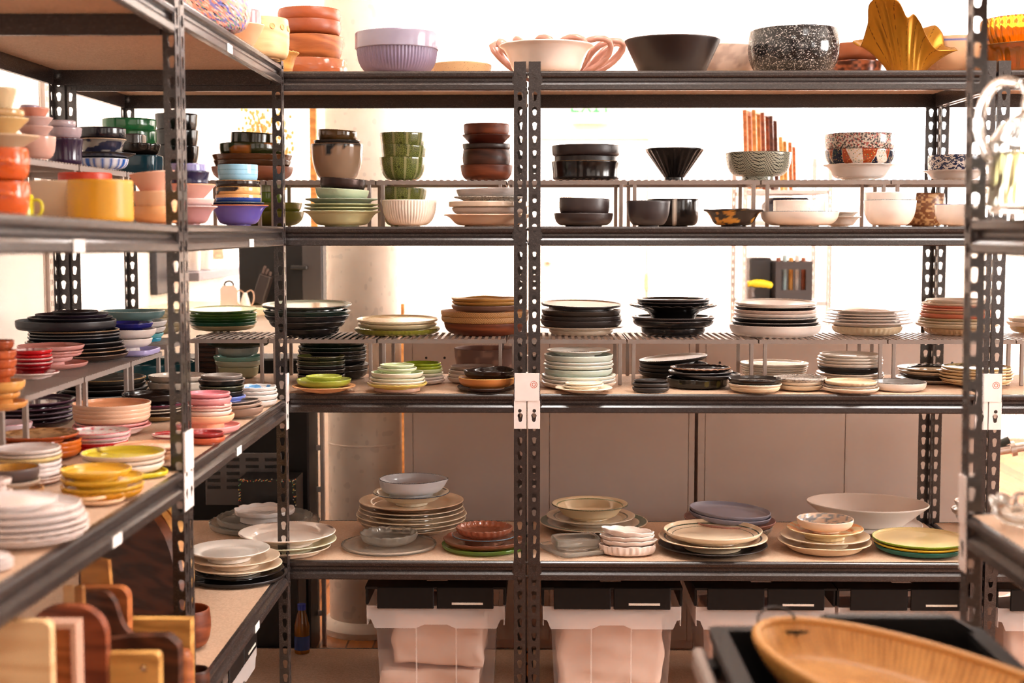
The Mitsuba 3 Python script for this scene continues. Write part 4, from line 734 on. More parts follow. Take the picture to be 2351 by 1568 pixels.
# left middle board
S('L3', 240, [P(190, 'dark blue plate', '1c2c50', 0, 18, r='7a86a0'), P(206, 'dark plate with white rim', '20242c', 14, 16, r='a8b0b4'), P(200, 'black plate', BK, 14, 18, r='5a5a58'), P(190, 'dark brown plate', '221a16', 10, 16), P(192, 'grey-brown plate with tan rim', '2e2a26', 12, 18, i='4a4640', r='a07c50')], 'of dark plates, under riser', D=4.0)
S('L3', 408, [P(138, 'white plate with blue rim', 'c9c2ba', 0, 18, r='3a4a7a'), P(144, 'white plate', 'cdc6bc', 14, 16), I('bowl', 136, 26, 18, 'cream bowl', 'bfb4a6', rf=.6, sc=(40, .006)), P(134, 'cream plate', 'c4b8aa', 13, 16, r='5a4034')], 'behind the near left posts, back', D=4.05)
S('L3', 62, [P(212, 'dark plum plate', '2a1620', 0, 22), P(216, 'dark plum plate', '2a1622', 17, 20, r='8a8090'), P(220, 'dark plum plate', '2a1824', 17, 20, r='7a6a78'), P(222, 'dark plum plate', '2e1a26', 18, 20, r='6a4a5a'), P(222, 'dark plum plate', '331c2a', 20, 20, r='5a3a48')], 'of plum plates under left risers', D=3.62)
S('L3', 258, [I('flare', 176, 40, 0, 'pink-topped white bowl', 'e9d0cc', rf=.5, i='dc8a86', r='e0a09c'), P(166, 'pink plate', 'dc9a96', 14, 18), I('bowl', 176, 34, 22, 'peach bowl', 'ecc2a4', rf=.62), I('bowl', 178, 34, 11, 'peach bowl', 'ecc2a4', rf=.62), I('bowl', 178, 34, 11, 'peach bowl', 'ecc4a6', rf=.62), I('bowl', 180, 36, 11, 'peach bowl', 'ecc6aa', rf=.62, i='d9966c')], 'of peach bowls, left shelf', y=1004)
S('L3', 352, [P(140, 'brown leaf-shaped plate', '7a5a34', 0, 20, wob=.08), P(132, 'dark plate with white rim', '2c1c16', 16, 14, r='b9a894'), P(136, 'dark plate with white rim', '2c1c16', 12, 14, r='b9a894'), P(142, 'dark plum plate', '3a1022', 14, 18, r='5a1c34'), I('bowl', 142, 40, 40, 'black glossy bowl', '120c0c', rf=.6)], 'left of the near left posts', D=3.72)
S('L3', 228, [I('bowl', 126, 28, 0, 'bright red bowl', 'b8101c', rf=.6), I('bowl', 134, 28, 18, 'bright red bowl with white rim', 'bc141e', rf=.6, r='ecc8c4'), I('bowl', 144, 24, 18, 'white bowl', 'd9c8c4', rf=.5, r='e0808a'), I('bowl', 146, 28, 20, 'white bowl with red lines inside', 'e4d4d0', rf=.5, r='d9606a', i='e4d8d2', stripe=('c03a4a', 18, .05, .2, 1), swirl=2)], 'before the peach bowls', y=1042)
S('L3', 98, [I('bowl', 176, 34, 0, 'orange bowl', 'c8641c', rf=.62), I('bowl', 178, 34, 17, 'orange bowl', 'cc681e', rf=.62), I('bowl', 178, 34, 17, 'orange bowl', 'cf6a20', rf=.62), P(182, 'orange plate with speckled top', 'b8562a', 22, 20, i='b58a5e', dx=-8, spots=('7a5230', 160, .52, [3], 0, .97))], 'of orange bowls, left shelf', y=1060)
S('L3', 16, [I('bowl', 128, 26, 0, 'pale pink bowl', 'ddc4c4', rf=.5, r='e0a4a8'), I('bowl', 118, 24, 14, 'pale pink bowl', 'd9c2c6', rf=.5, r='d99aa4')], 'behind the orange bowls', D=3.35)
S('L3', 404, [P(104, 'white plate', 'e2d0c8', 0, 14), P(112, 'red plate with white flowers', 'a01c24', 10, 14, r='ecdcd0', spots=('ecd8cc', 90, .6, [3], 0, .96))], 'behind the near left post', y=1014)
S('L3', 338, [I('bowl', 132, 30, 0, 'tan clay bowl', 'b9835a', 'satin', rf=.5), P(150, 'peach plate', 'd99a72', 14, 18), P(154, 'peach plate with feathered centre', 'e0a27a', 14, 16, stripe=('f0d0b8', 12, .3, .1, .6), rf=.6)], 'left of the near posts', y=1064)
S('L3', 474, [I('bowl', 90, 16, 0, 'orange-red small bowl', 'c05a3a', rf=.6), P(84, 'dark red plate', '8a2a2a', 10, 12)], 'right behind the near posts', D=3.30)
S('L3', 478, [P(150, 'long pink plate', 'e09a98', 0, 24, rf=.75), I('bowl', 124, 30, 34, 'peach bowl', 'ecb48e', 'satin', rf=.6), I('bowl', 112, 22, 14, 'white wavy bowl', 'ecd6c6', rf=.6, wob=.04), P(110, 'pink-white wavy plate', 'e6c2b4', 9, 12, wob=.05), P(112, 'pink wavy plate', 'dfa8a0', 8, 12, wob=.06), I('bowl', 112, 26, 20, 'pink bowl', 'dc9a9c', rf=.6, i='cf8a8c'), P(106, 'rose pink plate', 'd98c92', 14, 18, i='d07a84')], 'of pink dishes right of posts', y=1000)
S('L3', 548, [I('bowl', 120, 34, 0, 'taupe oval bowl', '8f7464', 'satin', rf=.5, tl=-3, **{'as': .8}), P(112, 'taupe plate', 'a48a7a', 12, 16, 'satin', tl=-4, wob=.04), P(100, 'dark plate with taupe rim', '3a302c', 9, 14, 'satin', r='a48e80', tl=-5)], 'front right of the left shelf', y=962)
S('L3', 510, [I('bowl', 118, 26, 0, 'lavender blue bowl', 'a4a8d4', rf=.6), P(110, 'black plate with blue rim', '17161c', 9, 14, r='5a6ab4'), P(112, 'periwinkle blue plate', '6a7ac0', 9, 14), I('bowl', 104, 20, 12, 'black bowl', BK, rf=.6), P(106, 'dark olive plate', '1f2014', 12, 16, r='5a5a44'), P(110, 'black plate', '12100f', 16, 18, r='8a7a70'), P(98, 'grey plate', '7a706a', 9, 14, i='8f867e')], 'of blue-black plates by posts', D=3.84)
S('L3', 586, [P(104, 'white crinkled plate', 'ddd4cc', 0, 18, sc=(18, .03)), I('bowl', 108, 20, 16, 'white bowl', 'e2dad2', rf=.6, sc=(10, .02)), P(104, 'white crinkled plate', 'e2dad4', 10, 14, sc=(14, .03)), P(100, 'white plate with blue leaves', 'e6e0da', 10, 14, sc=(12, .03), spots=('5a90c0', 70, .6, [3], .55, .9))], 'front far end of the left shelf', D=4.02)
S('A3', 548, [P(96, 'pale green glass-like bowl', 'a9a884', 0, 26), P(110, 'green-white plate', 'b4b8a0', 14, 16), P(116, 'turquoise green plate', '7aa898', 10, 14), I('bowl', 96, 22, 20, 'grey-green bowl', '9aa096', rf=.6), P(150, 'dark green fluted platter', '1d2414', 16, 18, sc=(30, .02), nm='platter')], 'in the corner past the left rack', D=4.66)
# left middle, near unit
S('N3', 284, [P(196, 'yellow-green square plate', 'c9b820', 0, 16, sq=4, kind='flat', yaw=35, i='b89a20'), I('bowl', 186, 26, 18, 'white bowl', 'e6d6c6', rf=.6), P(188, 'white plate', 'e2d0be', 12, 16), P(194, 'white plate with yellow top', 'dcc4ac', 16, 20, i='ddc63a', stripe=('6a4a20', 5, .012, .2, 1))], 'of yellow-topped plates, near left', D=2.88)
S('N3', 66, [P(150, 'brown plate', '7a3c22', 0, 16, r='d9c4b4'), P(152, 'brown plate', '8a4a2c', 10, 14, r='d9c4b4'), I('bowl', 152, 22, 18, 'white bowl', 'e6dcd8', rf=.7), I('bowl', 152, 22, 14, 'white bowl', 'e6dcd8', rf=.7), I('bowl', 152, 24, 18, 'white bowl', 'e6dcda', rf=.7), P(154, 'pale yellow plate', 'ead08c', 16, 18), P(152, 'white plate', 'eadccf', 12, 14), P(150, 'white plate', 'e9ddd6', 10, 18, i='d6cac6')], 'of white plates, far left edge', D=2.78)
S('N3', 236, [P(186, 'mustard scalloped plate', 'c4881e', 0, 30, sc=(22, .03), rf=.5), P(190, 'mustard yellow plate', 'cfa12c', 14, 20), P(190, 'mustard yellow plate', 'd3a630', 24, 22), P(164, 'mustard yellow plate', 'd6a834', 24, 24, dx=-14, i='cf9a34')], 'of mustard plates, near left', y=1152)
S('N3', 28, [P(146, 'yellow-tan plate', 'cf9440', 0, 20, i='a87848'), P(130, 'white plate', 'e2d2c0', 22, 18), I('bowl', 130, 40, 34, 'grey bowl with mustard inside', '5a4c4a', 'satin', rf=.6, i='b07c1c')], 'of mustard and grey, left edge', D=2.63)
S('N3', -6, [P(72, 'small white plate', 'e6d8d2', 0, 16), P(74, 'small white plate', 'e6d8d2', 16, 16), P(72, 'small white plate', 'e2d2cc', 16, 18)], 'at the left edge, middle shelf', D=2.46)
S('N3', 228, [I('bowl', 120, 34, 0, 'cream bowl', 'e0b890', rf=.5), I('bowl', 96, 30, 14, 'cream bowl', 'e8caa4', rf=.55, dx=-22)], 'near left front edge', D=2.56)
S('N3', 62, [I('flare', 250, 26, 0, 'white wide plate', 'e4d8d2', rf=.5, nm='plate'), P(278, 'white scalloped plate', 'eaded8', 22, 24, sc=(22, .03), rf=.5), P(280, 'white plate', 'e6dad4', 22, 24), P(276, 'white plate', 'e9deda', 24, 24), I('bowl', 262, 36, 28, 'white bowl', 'e2d8d4', rf=.6), I('bowl', 250, 38, 26, 'white bowl', 'e2d8d4', rf=.6), P(200, 'white plate', 'e6dcd8', 20, 24, dx=-30)], 'of white plates nearest the camera', D=2.22)
S('N3', -24, [P(110, 'small white oval plate', 'e6dad6', 0, 22), P(112, 'small white oval plate', 'eae0dc', 26, 22), P(96, 'small white oval plate', 'e6dad6', 24, 22)], 'at the lower left edge', D=2.02)
# ================= left rack, upper shelf
S('L2', 432, [I('flare', 136, 42, 0, 'mauve flared bowl', 'a5787c', rf=.4, r='cdb4b4'), I('bowl', 124, 22, 18, 'pale pink bowl', 'd9bcb6', rf=.5), I('cone', 130, 38, 32, 'pink clay bowl', 'd6a89c', 'satin', rf=.5, r='d9966a'), I('waist', 104, 34, 30, 'navy blue bowl', '1a1838', rf=.7), I('straight', 88, 20, 17, 'lavender pot', '7f7cab', rf=.85)], 'behind the near left posts, upper', D=3.42)
S('L2', 548, [I('flare', 138, 46, 0, 'purple-blue flared bowl', '5a4e9e', rf=.4, r='b5683c'), P(120, 'thin black plate', '20242a', 7, 10, r='5a6464'), I('deep', 106, 20, 18, 'cobalt blue bowl', '1c3a84', rf=.8, r='dfa468', band=[('dfa468', .7, 1, 1)]), I('deep', 104, 20, 17, 'tan and black bowl', 'd9a468', rf=.8, spots=('201410', 40, .52, [1], 0, 1)), I('deep', 104, 18, 14, 'black bowl with tan rim', '241812', rf=.8, r='d9a468'), I('deep', 94, 40, 36, 'sky blue bowl', '8fc2dc', rf=.7, i='6aa4c4', band=[('6fa4c0', .5, .54, 1), ('6fa4c0', .72, .76, 1)])], 'left of the corner post', D=3.96)
S('A2r', 408, [I('bowl', 96, 44, 0, 'black-green bowl', '12161a', rf=.6), I('bowl', 102, 50, 34, 'black-green bowl', '14181a', rf=.6), I('bowl', 100, 50, 36, 'black-green bowl', '161a18', rf=.6), I('bowl', 98, 50, 36, 'black bowl', '0f0e0e', rf=.6)], 'behind the near left posts, tall', D=4.66)
S('L2r', 322, [I('deep', 108, 46, 0, 'dark teal rectangular bowl', '123440', sq=5, rf=.7), I('bowl', 96, 26, 26, 'black ruffled bowl', '120e0c', sc=(14, .05), rf=.6), I('straight', 84, 26, 22, 'dark grey square dish', '3a3634', sq=5, nm='dish', dx=-26), ], 'in the upper left corner', D=4.16)
S('L2r', 300, [I('bowl', 110, 64, 0, 'dark green bowl', '18321e', rf=.6), I('deep', 122, 44, 44, 'green faceted bowl', '1f5a30', lob=(14, .03), rf=.7), I('deep', 122, 30, 26, 'green faceted bowl', '24663a', lob=(14, .03), rf=.7)], 'behind the teal rectangular bowl', D=4.38)
S('L2r', 236, [I('bowl', 120, 26, 0, 'blue and white striped bowl', 'd6d8e0', rf=.5, ostripe=('2a5aa8', 20, .8, 0, 1)), I('cone', 150, 20, 12, 'black flared dish', '12131a', rf=.5, nm='dish'), I('flare', 110, 40, 32, 'grey bowl, swirling blue pattern', '8f8880', rf=.6, r='c4a88c', spots=('2a2c40', 60, .5, [1], 0, 1)), I('flat', 110, 26, 26, 'black glossy tray', '0f0e16', nm='tray')], 'mid left upper riser', D=3.78)
S('L2r', 150, [I('waist', 86, 62, 0, 'dark purple flared bowl', '2c1a34', rf=.55, sc=(10, .03), r='6a3a3a'), I('bowl', 82, 30, 24, 'lavender-grey bowl', 'b5a2a8', rf=.5), I('deep', 66, 18, 16, 'lavender-grey bowl', 'c2b0b4', rf=.6, dx=-6)], 'right of the pink bowls', D=3.50)
S('L2r', 82, [I('bowl', 96, 54, 0, 'pink bowl', 'dfae9c', rf=.5), I('cone', 84, 28, 22, 'pale pink bowl', 'd9b4a8', rf=.5), I('cone', 84, 28, 20, 'pale pink bowl', 'd6b6ae', rf=.5), I('cone', 70, 24, 21, 'coral pink bowl', 'e39c84', rf=.6), I('deep', 46, 10, 7, 'small lilac dish', 'b8a6c0', rf=.7, nm='dish', dx=-10)], 'of pink bowls, left upper riser', D=3.22)
S('N2r', 4, [I('cone', 170, 34, 0, 'beige flared bowl', 'dcc0a0', rf=.4), I('cone', 126, 42, 40, 'cream yellow bowl', 'dcb87c', rf=.4, r='e6cc9c'), I('deep', 108, 22, 20, 'tan bowl', 'cfa872', rf=.6), I('cone', 76, 52, 48, 'cream cup-shaped bowl', 'dcc49a', rf=.6)], 'at the upper left edge', D=2.86)
def lug(k, M, R, H, s):
    part(k, 'handle', vshape(rbox(R * .92, R * 1.35, -R * .12, R * .12, H * .3, H * .5, R * .05), 'glaze', 'd9481c', tw=M @ Rz(-8)), 'stubby side handle')
def lugs(k, M, R, H, s):
    for a in (-60, 120):
        q = spline([(R * .9, -R * .22, H * .62), (R * 1.16, -R * .16, H * .66), (R * 1.2, 0, H * .66), (R * 1.16, R * .16, H * .66), (R * .9, R * .22, H * .62)], 14)
        part(k, 'handle', vshape(tube(q, R * .07, 8), 'glaze', 'd3652a', smooth=True, tw=M @ Rz(a)))
S('N2', 4, [I('round', 128, 84, 0, 'glossy orange bowl', 'c4541f', rf=.55, parts=lugs), I('round', 128, 80, 76, 'glossy orange bowl', 'c4541f', rf=.55, parts=lugs)], 'with handles at the left edge', D=2.36)
def mughandle(k, M, R, H, s):
    q = spline([(R * .95, 0, H * .8), (R * 1.5, 0, H * .75), (R * 1.55, 0, H * .35), (R * .95, 0, H * .2)], 14)
    part(k, 'handle', vshape(tube(q, R * .13, 8), 'glaze', 'd6cc30', smooth=True, tw=M))
S('N2', 52, [I('straight', 56, 62, 0, 'yellow-green mug', 'd6cc30', parts=mughandle, nm='mug', rf=.8)], 'right of the orange bowls', D=2.62)
S('N2', 168, [I('bowl', 196, 96, 0, 'large cream bowl with brown stains', 'e0c8aa', 'satin', rf=.72, f='5a2c14', spots=('a8743a', 25, .76, [1], 0, 1))], 'behind the yellow pot', D=2.84)
S('N2', 232, [I('straight', 154, 96, 0, 'straight-sided yellow pot', 'c48c12', 'satin', rf=.93, t=.006)], 'on the upper left shelf', D=2.715)
S('L2', 198, [I('straight', 124, 118, 0, 'red-orange pot with side handle', 'c8381a', 'satin', rf=.93, parts=lug)], 'behind the large cream bowl', D=3.22)
S('L2', 360, [I('round', 104, 42, 0, 'orange-peach bowl', 'e0a068', 'satin', rf=.55), I('deep', 102, 42, 34, 'peach bowl', 'e2ae84', 'satin', rf=.6), I('cone', 108, 52, 40, 'pink-peach bowl', 'dfa88e', 'satin', rf=.5, tl=-6)], 'left of the near left posts', D=3.12)
# ================= right near rack
def jug():
    z0 = SH['R2'](0, 0); D = 2.2 * KD; X = xpx(2396, D, z0)
    prof = [(0, 0), (.07, 0), (.076, .01), (.076, .10), (.06, .125), (.035, .14), (.032, .165), (.042, .182), (.039, .183), (.029, .165), (.031, .143), (.056, .123), (.072, .099), (.072, .013), (0, .009)]
    m = trimesh.creation.revolve(np.array(prof), sections=48)
    k = thing('glass_jug', 'clear glass jug with looped handle on the right near shelf', 'jug')
    tw = T().translate([X, D, z0 + .006])
    part(k, 'body', vshape(m, 'glass', smooth=30, tw=tw))
    q = spline([(-.04, 0, .178), (-.072, 0, .176), (-.09, 0, .14), (-.088, 0, .10), (-.074, 0, .075)], 24)
    part(k, 'handle', vshape(tube(q, .0075, 10), 'glass', smooth=True, tw=tw))
    m = trimesh.creation.revolve(np.array([(0, .0092), (.0718, .0132), (.0718, .085), (0, .085)]), sections=40)
    principled('oilliquid', rgb('d8d08a'), 0.05, two=False, spec_trans=0.9, eta=1.33)
    single('jug_liquid', vshape(m, 'oilliquid', smooth=30, tw=tw), 'pale yellow-green liquid inside the glass jug', 'liquid')
jug()
S('R3', 2356, [I('bowl', 170, 56, 0, 'cut crystal bowl with pointed petals', 'ffffff', 'glass', sc=(9, .22), rf=.4, t=.008), ], 'on the right near shelf', D=2.33, dz=.005)
# ------------------------------------------------------------------ cutting boards standing on the lower left shelf
def zrow(py, D): return at_y(600, py, D)[2]
S4 = .486
def board_px(pts, D, thick, mat, label, yaw=0, lean=3, rnd=0.0, holes=(), name='cutting_board', dig=True):
    """outline given by the photograph's pixels at distance D (metres); the lowest points stand on the shelf"""
    D = D * KD; Q = [(xpx(x, D, .7), max(zrow(y, D), S4)) for x, y in pts]
    P_ = Polygon(Q).buffer(0)
    if rnd: P_ = P_.buffer(-rnd).buffer(rnd, 8)
    x0 = (P_.bounds[0] + P_.bounds[2]) / 2; P_ = affinity.translate(P_, -x0, -P_.bounds[1])
    for (hx, hy, hr) in holes: P_ = P_.difference(Point(xpx(hx, D, .7) - x0, zrow(hy, D) - S4).buffer(hr, 8))
    m = xform(ext(P_, thick), np.array([[1, 0, 0, 0], [0, 0, -1, thick], [0, 1, 0, 0], [0, 0, 0, 1.]]))
    return single(name, vshape(m, mat, smooth=35, tw=T().translate([x0, D, SH['N4'](0, D) + .0005]) @ Rz(yaw) @ T().rotate([1, 0, 0], -lean)), label, 'cutting board')
def disc(px, D, r, thick, mat, label, yaw, lean, ax=1):
    D = D * KD; P_ = affinity.scale(Point(0, r).buffer(r, 28), ax, 1)
    m = xform(ext(P_, thick), np.array([[1, 0, 0, 0], [0, 0, -1, thick], [0, 1, 0, 0], [0, 0, 0, 1.]]))
    single('cutting_board', vshape(m, mat, smooth=35, tw=T().translate([xpx(px, D, .7), D, .4915]) @ Rz(yaw) @ T().rotate([1, 0, 0], -lean) @ T().translate([0, 0, r]) @ T().rotate([0, 1, 0], 18) @ T().translate([0, 0, -r])), label, 'cutting board')
disc(272, 3.16, .172, .022, 'wood_striped', 'large round dark-striped wooden board leaning behind the near left posts', -40, 5)
disc(290, 3.22, .172, .018, 'wood_mid', 'round wooden board right behind the dark-striped round board', -40, 5)
disc(310, 3.28, .170, .016, 'wood_olive', 'oval wooden board farthest back, beside the near left posts', -40, 5, .96)
board_px([(186, 2700), (176, 1290), (240, 1300), (275, 2700)], 2.72, .018, 'wood_mid', 'tall rectangular board with pale edge under the middle left shelf', 0, 5)
board_px([(150, 2700), (150, 1362), (288, 1362), (292, 2700)], 2.62, .03, 'wood_orange', 'thick honey-coloured board with rounded corner in front of the round board', 0, 3, .02)
sc_ = spline([(215, 1374), (240, 1378), (258, 1400), (272, 1442), (300, 1476), (340, 1482)], 24)
board_px([(150, 2700), (150, 1380), (190, 1374)] + [tuple(p) for p in sc_] + [(345, 2700)], 2.52, .022, 'wood_dark', 'brown board with S-curved shoulder', 0, 3)
board_px([(280, 2700), (280, 1432), (434, 1432), (434, 2700)], 2.70, .03, 'wood_olive', 'light rectangular board reaching to the near left posts', 0, 2)
board_px([(215, 2700), (215, 1492), (300, 1480), (380, 1478), (406, 1500), (408, 1540), (400, 2700)], 2.36, .03, 'wood_dark', 'dark brown paddle board with rounded end, right of the curved board', 0, 2, .012)
board_px([(235, 2700), (235, 1524), (362, 1522), (364, 2700)], 2.22, .024, 'wood_olive', 'honey board with hanging hole at the bottom left', 0, 2, .008, [(327, 1556, .006)])
board_px([(60, 2700), (60, 1416), (240, 1416), (246, 2700)], 2.20, .024, 'wood_red', 'reddish brown board with rounded corner behind the framed tray', 0, 2, .045)
k = thing('wooden_tray', 'wooden tray with pale raised frame standing at the lower left', 'tray')
Dt = 2.06 * KD; xa, xb, zt_ = xpx(10, Dt, .8), xpx(176, Dt, .8), zrow(1434, Dt)
ft = sbox(xa, S4, xb, zt_)
MX = np.array([[1, 0, 0, 0], [0, 0, -1, Dt + .03], [0, 1, 0, 0], [0, 0, 0, 1.]])
part(k, 'panel', vshape(xform(ext(ft.buffer(-.002), .012), MX), 'wood_orange'))
part(k, 'frame', vshape(xform(ext(ft.difference(ft.buffer(-.007)), .03), MX), 'satin', 'c9a08a'))
board_px([(-40, 2700), (-40, 1458), (114, 1458), (120, 2700)], 1.985, .02, 'wood_light', 'pale small board in front of the framed tray', 0, 2, .012)
for i, (px, w) in enumerate(((161, .010), (184, .008))):
    D_ = 2.44 * KD; xs = xpx(px, D_, .8); zt_ = zrow(1345, D_)
    single('wooden_spatula', vshape(cat(rbox(xs - w, xs + w, D_ - .005, D_ + .005, S4, zt_, .003), rbox(xs - w * 1.1, xs + w * 1.1, D_ - .007, D_ + .007, S4, S4 + .12, .004)), 'wood_light' if i == 0 else 'wood_mid'), ('pale', 'brown')[i] + ' upright wooden handle behind the reddish board', 'spatula')
D_ = 2.60 * KD; hz = zrow(1490, D_) - S4
pr = [(0, 0), (.02, 0), (.02, hz - .015), (.014, hz - .003), (0, hz)]
single('rolling_pin', vshape(trimesh.creation.revolve(np.array(pr), sections=24), 'wood_orange', smooth=40, tw=T().translate([xpx(416, D_, .7), D_, S4 + .0005])), 'upright honey-coloured wooden cylinder beside the near left posts', 'rolling pin')
S('L4', 430, [I('round', 108, 92, 0, 'red-brown wooden bowl', '7a3416', 'wood_red', rf=.4)], 'behind the near left posts, lower shelf', y=1494)
S('L4', 446, [I('round', 74, 66, 0, 'dark brown wooden bowl', '4a2414', 'wood_dark', rf=.4)], 'at the foot of the near left posts', y=1606)
# ------------------------------------------------------------------ storage totes on the bottom shelves
principled('blackplastic', rgb('0d0b0b'), 0.45, specular=0.3)
def tote(M, w, d, h, label, fill, lab2=None):
    k = thing('storage_tote', label, 'storage tote')
    t = .022
    def wall(z0, z1, f0, f1):
        V, F = [], []
        for z, f in ((z0, f0), (z1, f1)):
            for x, y in ((-1, -1), (1, -1), (1, 1), (-1, 1)): V.append((x * (w / 2 - f), y * (d / 2 - f), z))
        for i in range(4): j = (i + 1) % 4; F += [(i, j, j + 4), (i, j + 4, i + 4)]
        return V, F
    V, F = wall(.003, h * .8, t + .012, t)
    F += [(0, 2, 1), (0, 3, 2)]
    part(k, 'body', vshape(trimesh.Trimesh(V, F, process=False), 'clearplastic', tw=M), 'clear tapered plastic body')
    # translucent collar with the cut-out lower edge
    hw = w / 2
    front = Polygon([(-hw, h * .9), (-hw, h * .78), (-hw + .012, h * .77), (-hw + .022, h * .69), (-.055, h * .69), (-.032, h * .725), (.032, h * .725), (.055, h * .69), (hw - .022, h * .69), (hw - .012, h * .77), (hw, h * .78), (hw, h * .9)])
    fm = xform(ext(front, .003), np.array([[1, 0, 0, 0], [0, 0, -1, -d / 2 + .003], [0, 1, 0, 0], [0, 0, 0, 1.]]))
    bm = xform(fm, np.diag([-1, -1, 1, 1.]))
    sd = sbox(-d / 2 + .004, h * .72, d / 2 - .004, h * .9)
    s1 = xform(ext(sd, .003), np.array([[0, 0, 1, hw - .003], [1, 0, 0, 0], [0, 1, 0, 0], [0, 0, 0, 1.]])); s2 = xform(s1, np.diag([-1, -1, 1, 1.]))
    part(k, 'collar', vshape(cat(fm, bm, s1, s2), 'frosted', tw=M), 'milky translucent collar')
    for sx in (-1, 1):
        part(k, 'rib', vshape(rbox(sx * .055 - .002, sx * .055 + .002, -d / 2 + t + .002, -d / 2 + t + .005, .01, h * .69), 'frosted', tw=M))
    # two interlocking black lid flaps
    zt = h * .9
    teeth = lambda s: Polygon([(s * -.001, -d / 2 - .006)] + [(s * (-.001 + (.03 if i % 2 else 0)), -d / 2 + d * (i + q) / 6) for i in range(6) for q in (0, 1)] + [(s * -.001, d / 2 + .006), (s * (hw + .004), d / 2 + .006), (s * (hw + .004), -d / 2 - .006)])
    for s in (-1, 1):
        pl = teeth(s).buffer(0).buffer(-.0008)
        f = ext(pl, .006); f.apply_translation((0, 0, zt + .048))
        a, b = sorted((s * .004, s * (hw - .03)))
        lip = rbox(a, b, -d / 2 - .008, -d / 2 - .003, zt - .006, zt + .054, .002)
        hg = rbox(min(s * (hw - .004), s * (hw + .004)), max(s * (hw - .004), s * (hw + .004)), -d / 2 + .01, d / 2 - .01, zt, zt + .05, .002)
        lip2 = xform(lip, np.diag([1, -1, 1, 1.])); lip2.invert()
        part(k, 'lid_flap', vshape(cat(f, lip, hg, lip2), 'blackplastic', tw=M), 'black lid flap')
    part(k, 'label_strip', vshape(rbox(.045, .13, -d / 2 - .0095, -d / 2 - .0082, zt + .006, zt + .012), 'satin', 'e2dcd0', tw=M), 'pale label strip')
    return k
def cloth_lump(name, M, w, d, h, label, seed, mat='linen', tilt=0, cat_='cloth'):
    m = trimesh.creation.box((w, d, h)); m = m.subdivide().subdivide().subdivide().subdivide()
    v = np.array(m.vertices); q = np.stack([v[:, 0] * 9 + seed, v[:, 1] * 9, v[:, 2] * 14], 1)
    v += (np.stack([meshkit.fbm(q + i * 17, 3, seed + i) for i in range(3)], 1) - .5) * [.03, .04, .035]
    fold = np.sin(v[:, 2] * 95 + np.sin(v[:, 0] * 22 + seed) * 1.3) * .0035; v[:, 1] += fold * (v[:, 1] < 0) * -1
    v[:, 2] += h / 2; v[:, 2] = np.maximum(v[:, 2], 0)
    m.vertices = v
    return single(name, vshape(m, mat, smooth=True, tw=M @ T().rotate([0, 1, 0], tilt)), label, cat_)
TD, TH = .37, .298
spots = [(1000, 'with folded pink cloth, left of the middle posts'), (1405, 'packed with pale cloth, right of the middle posts'), (1757, 'third from the left, behind the woven tray'), (2085, 'fourth from the left, behind the black cart'), (2452, 'cut off at the lower right edge')]
for i, (px, w) in enumerate(spots):
    Y = RY + .04 + TD / 2
    X = xpx(px, Y - TD / 2, .35); M = T().translate([X, Y, .0965])
    if i == 2: X += 0
    tote(M, .378, TD, TH, f'clear storage tote with black lid {w}', i)
    if i == 0:
        cloth_lump('folded_cloth', M @ T().translate([.005, -.01, .085]), .25, .24, .15, 'folded pink-beige cloth inside the first clear tote', 3, tilt=2)
        cloth_lump('folded_cloth', M @ T().translate([-.02, -.035, .001]), .27, .20, .07, 'crumpled pale cloth at the bottom of the first tote', 8)
    else:
        cloth_lump('folded_cloth', M @ T().translate([0, 0, .006]), .29 if i == 1 else .28, .27, .225 if i == 1 else .21, ('', 'pale pink cloth filling the second tote', 'dusty pink cloth inside the third tote', 'pale cloth inside the fourth tote', 'pale cloth in the tote at the right edge')[i], 11 + i)
for i, (y, w) in enumerate(((2.84, 'nearer'), (3.22, 'middle'))):
    M = T().translate([LX - .035 - TD / 2, y, .0965]) @ Rz(90)
    tote(M, .37, TD, .30, f'clear storage tote with black lid under the lower left shelf, {w} one', i)
    cloth_lump('folded_cloth', M @ T().translate([0, 0, .006]), .28, .27, .2, f'pale cloth inside the {w} tote of the left rack', 31 + i)
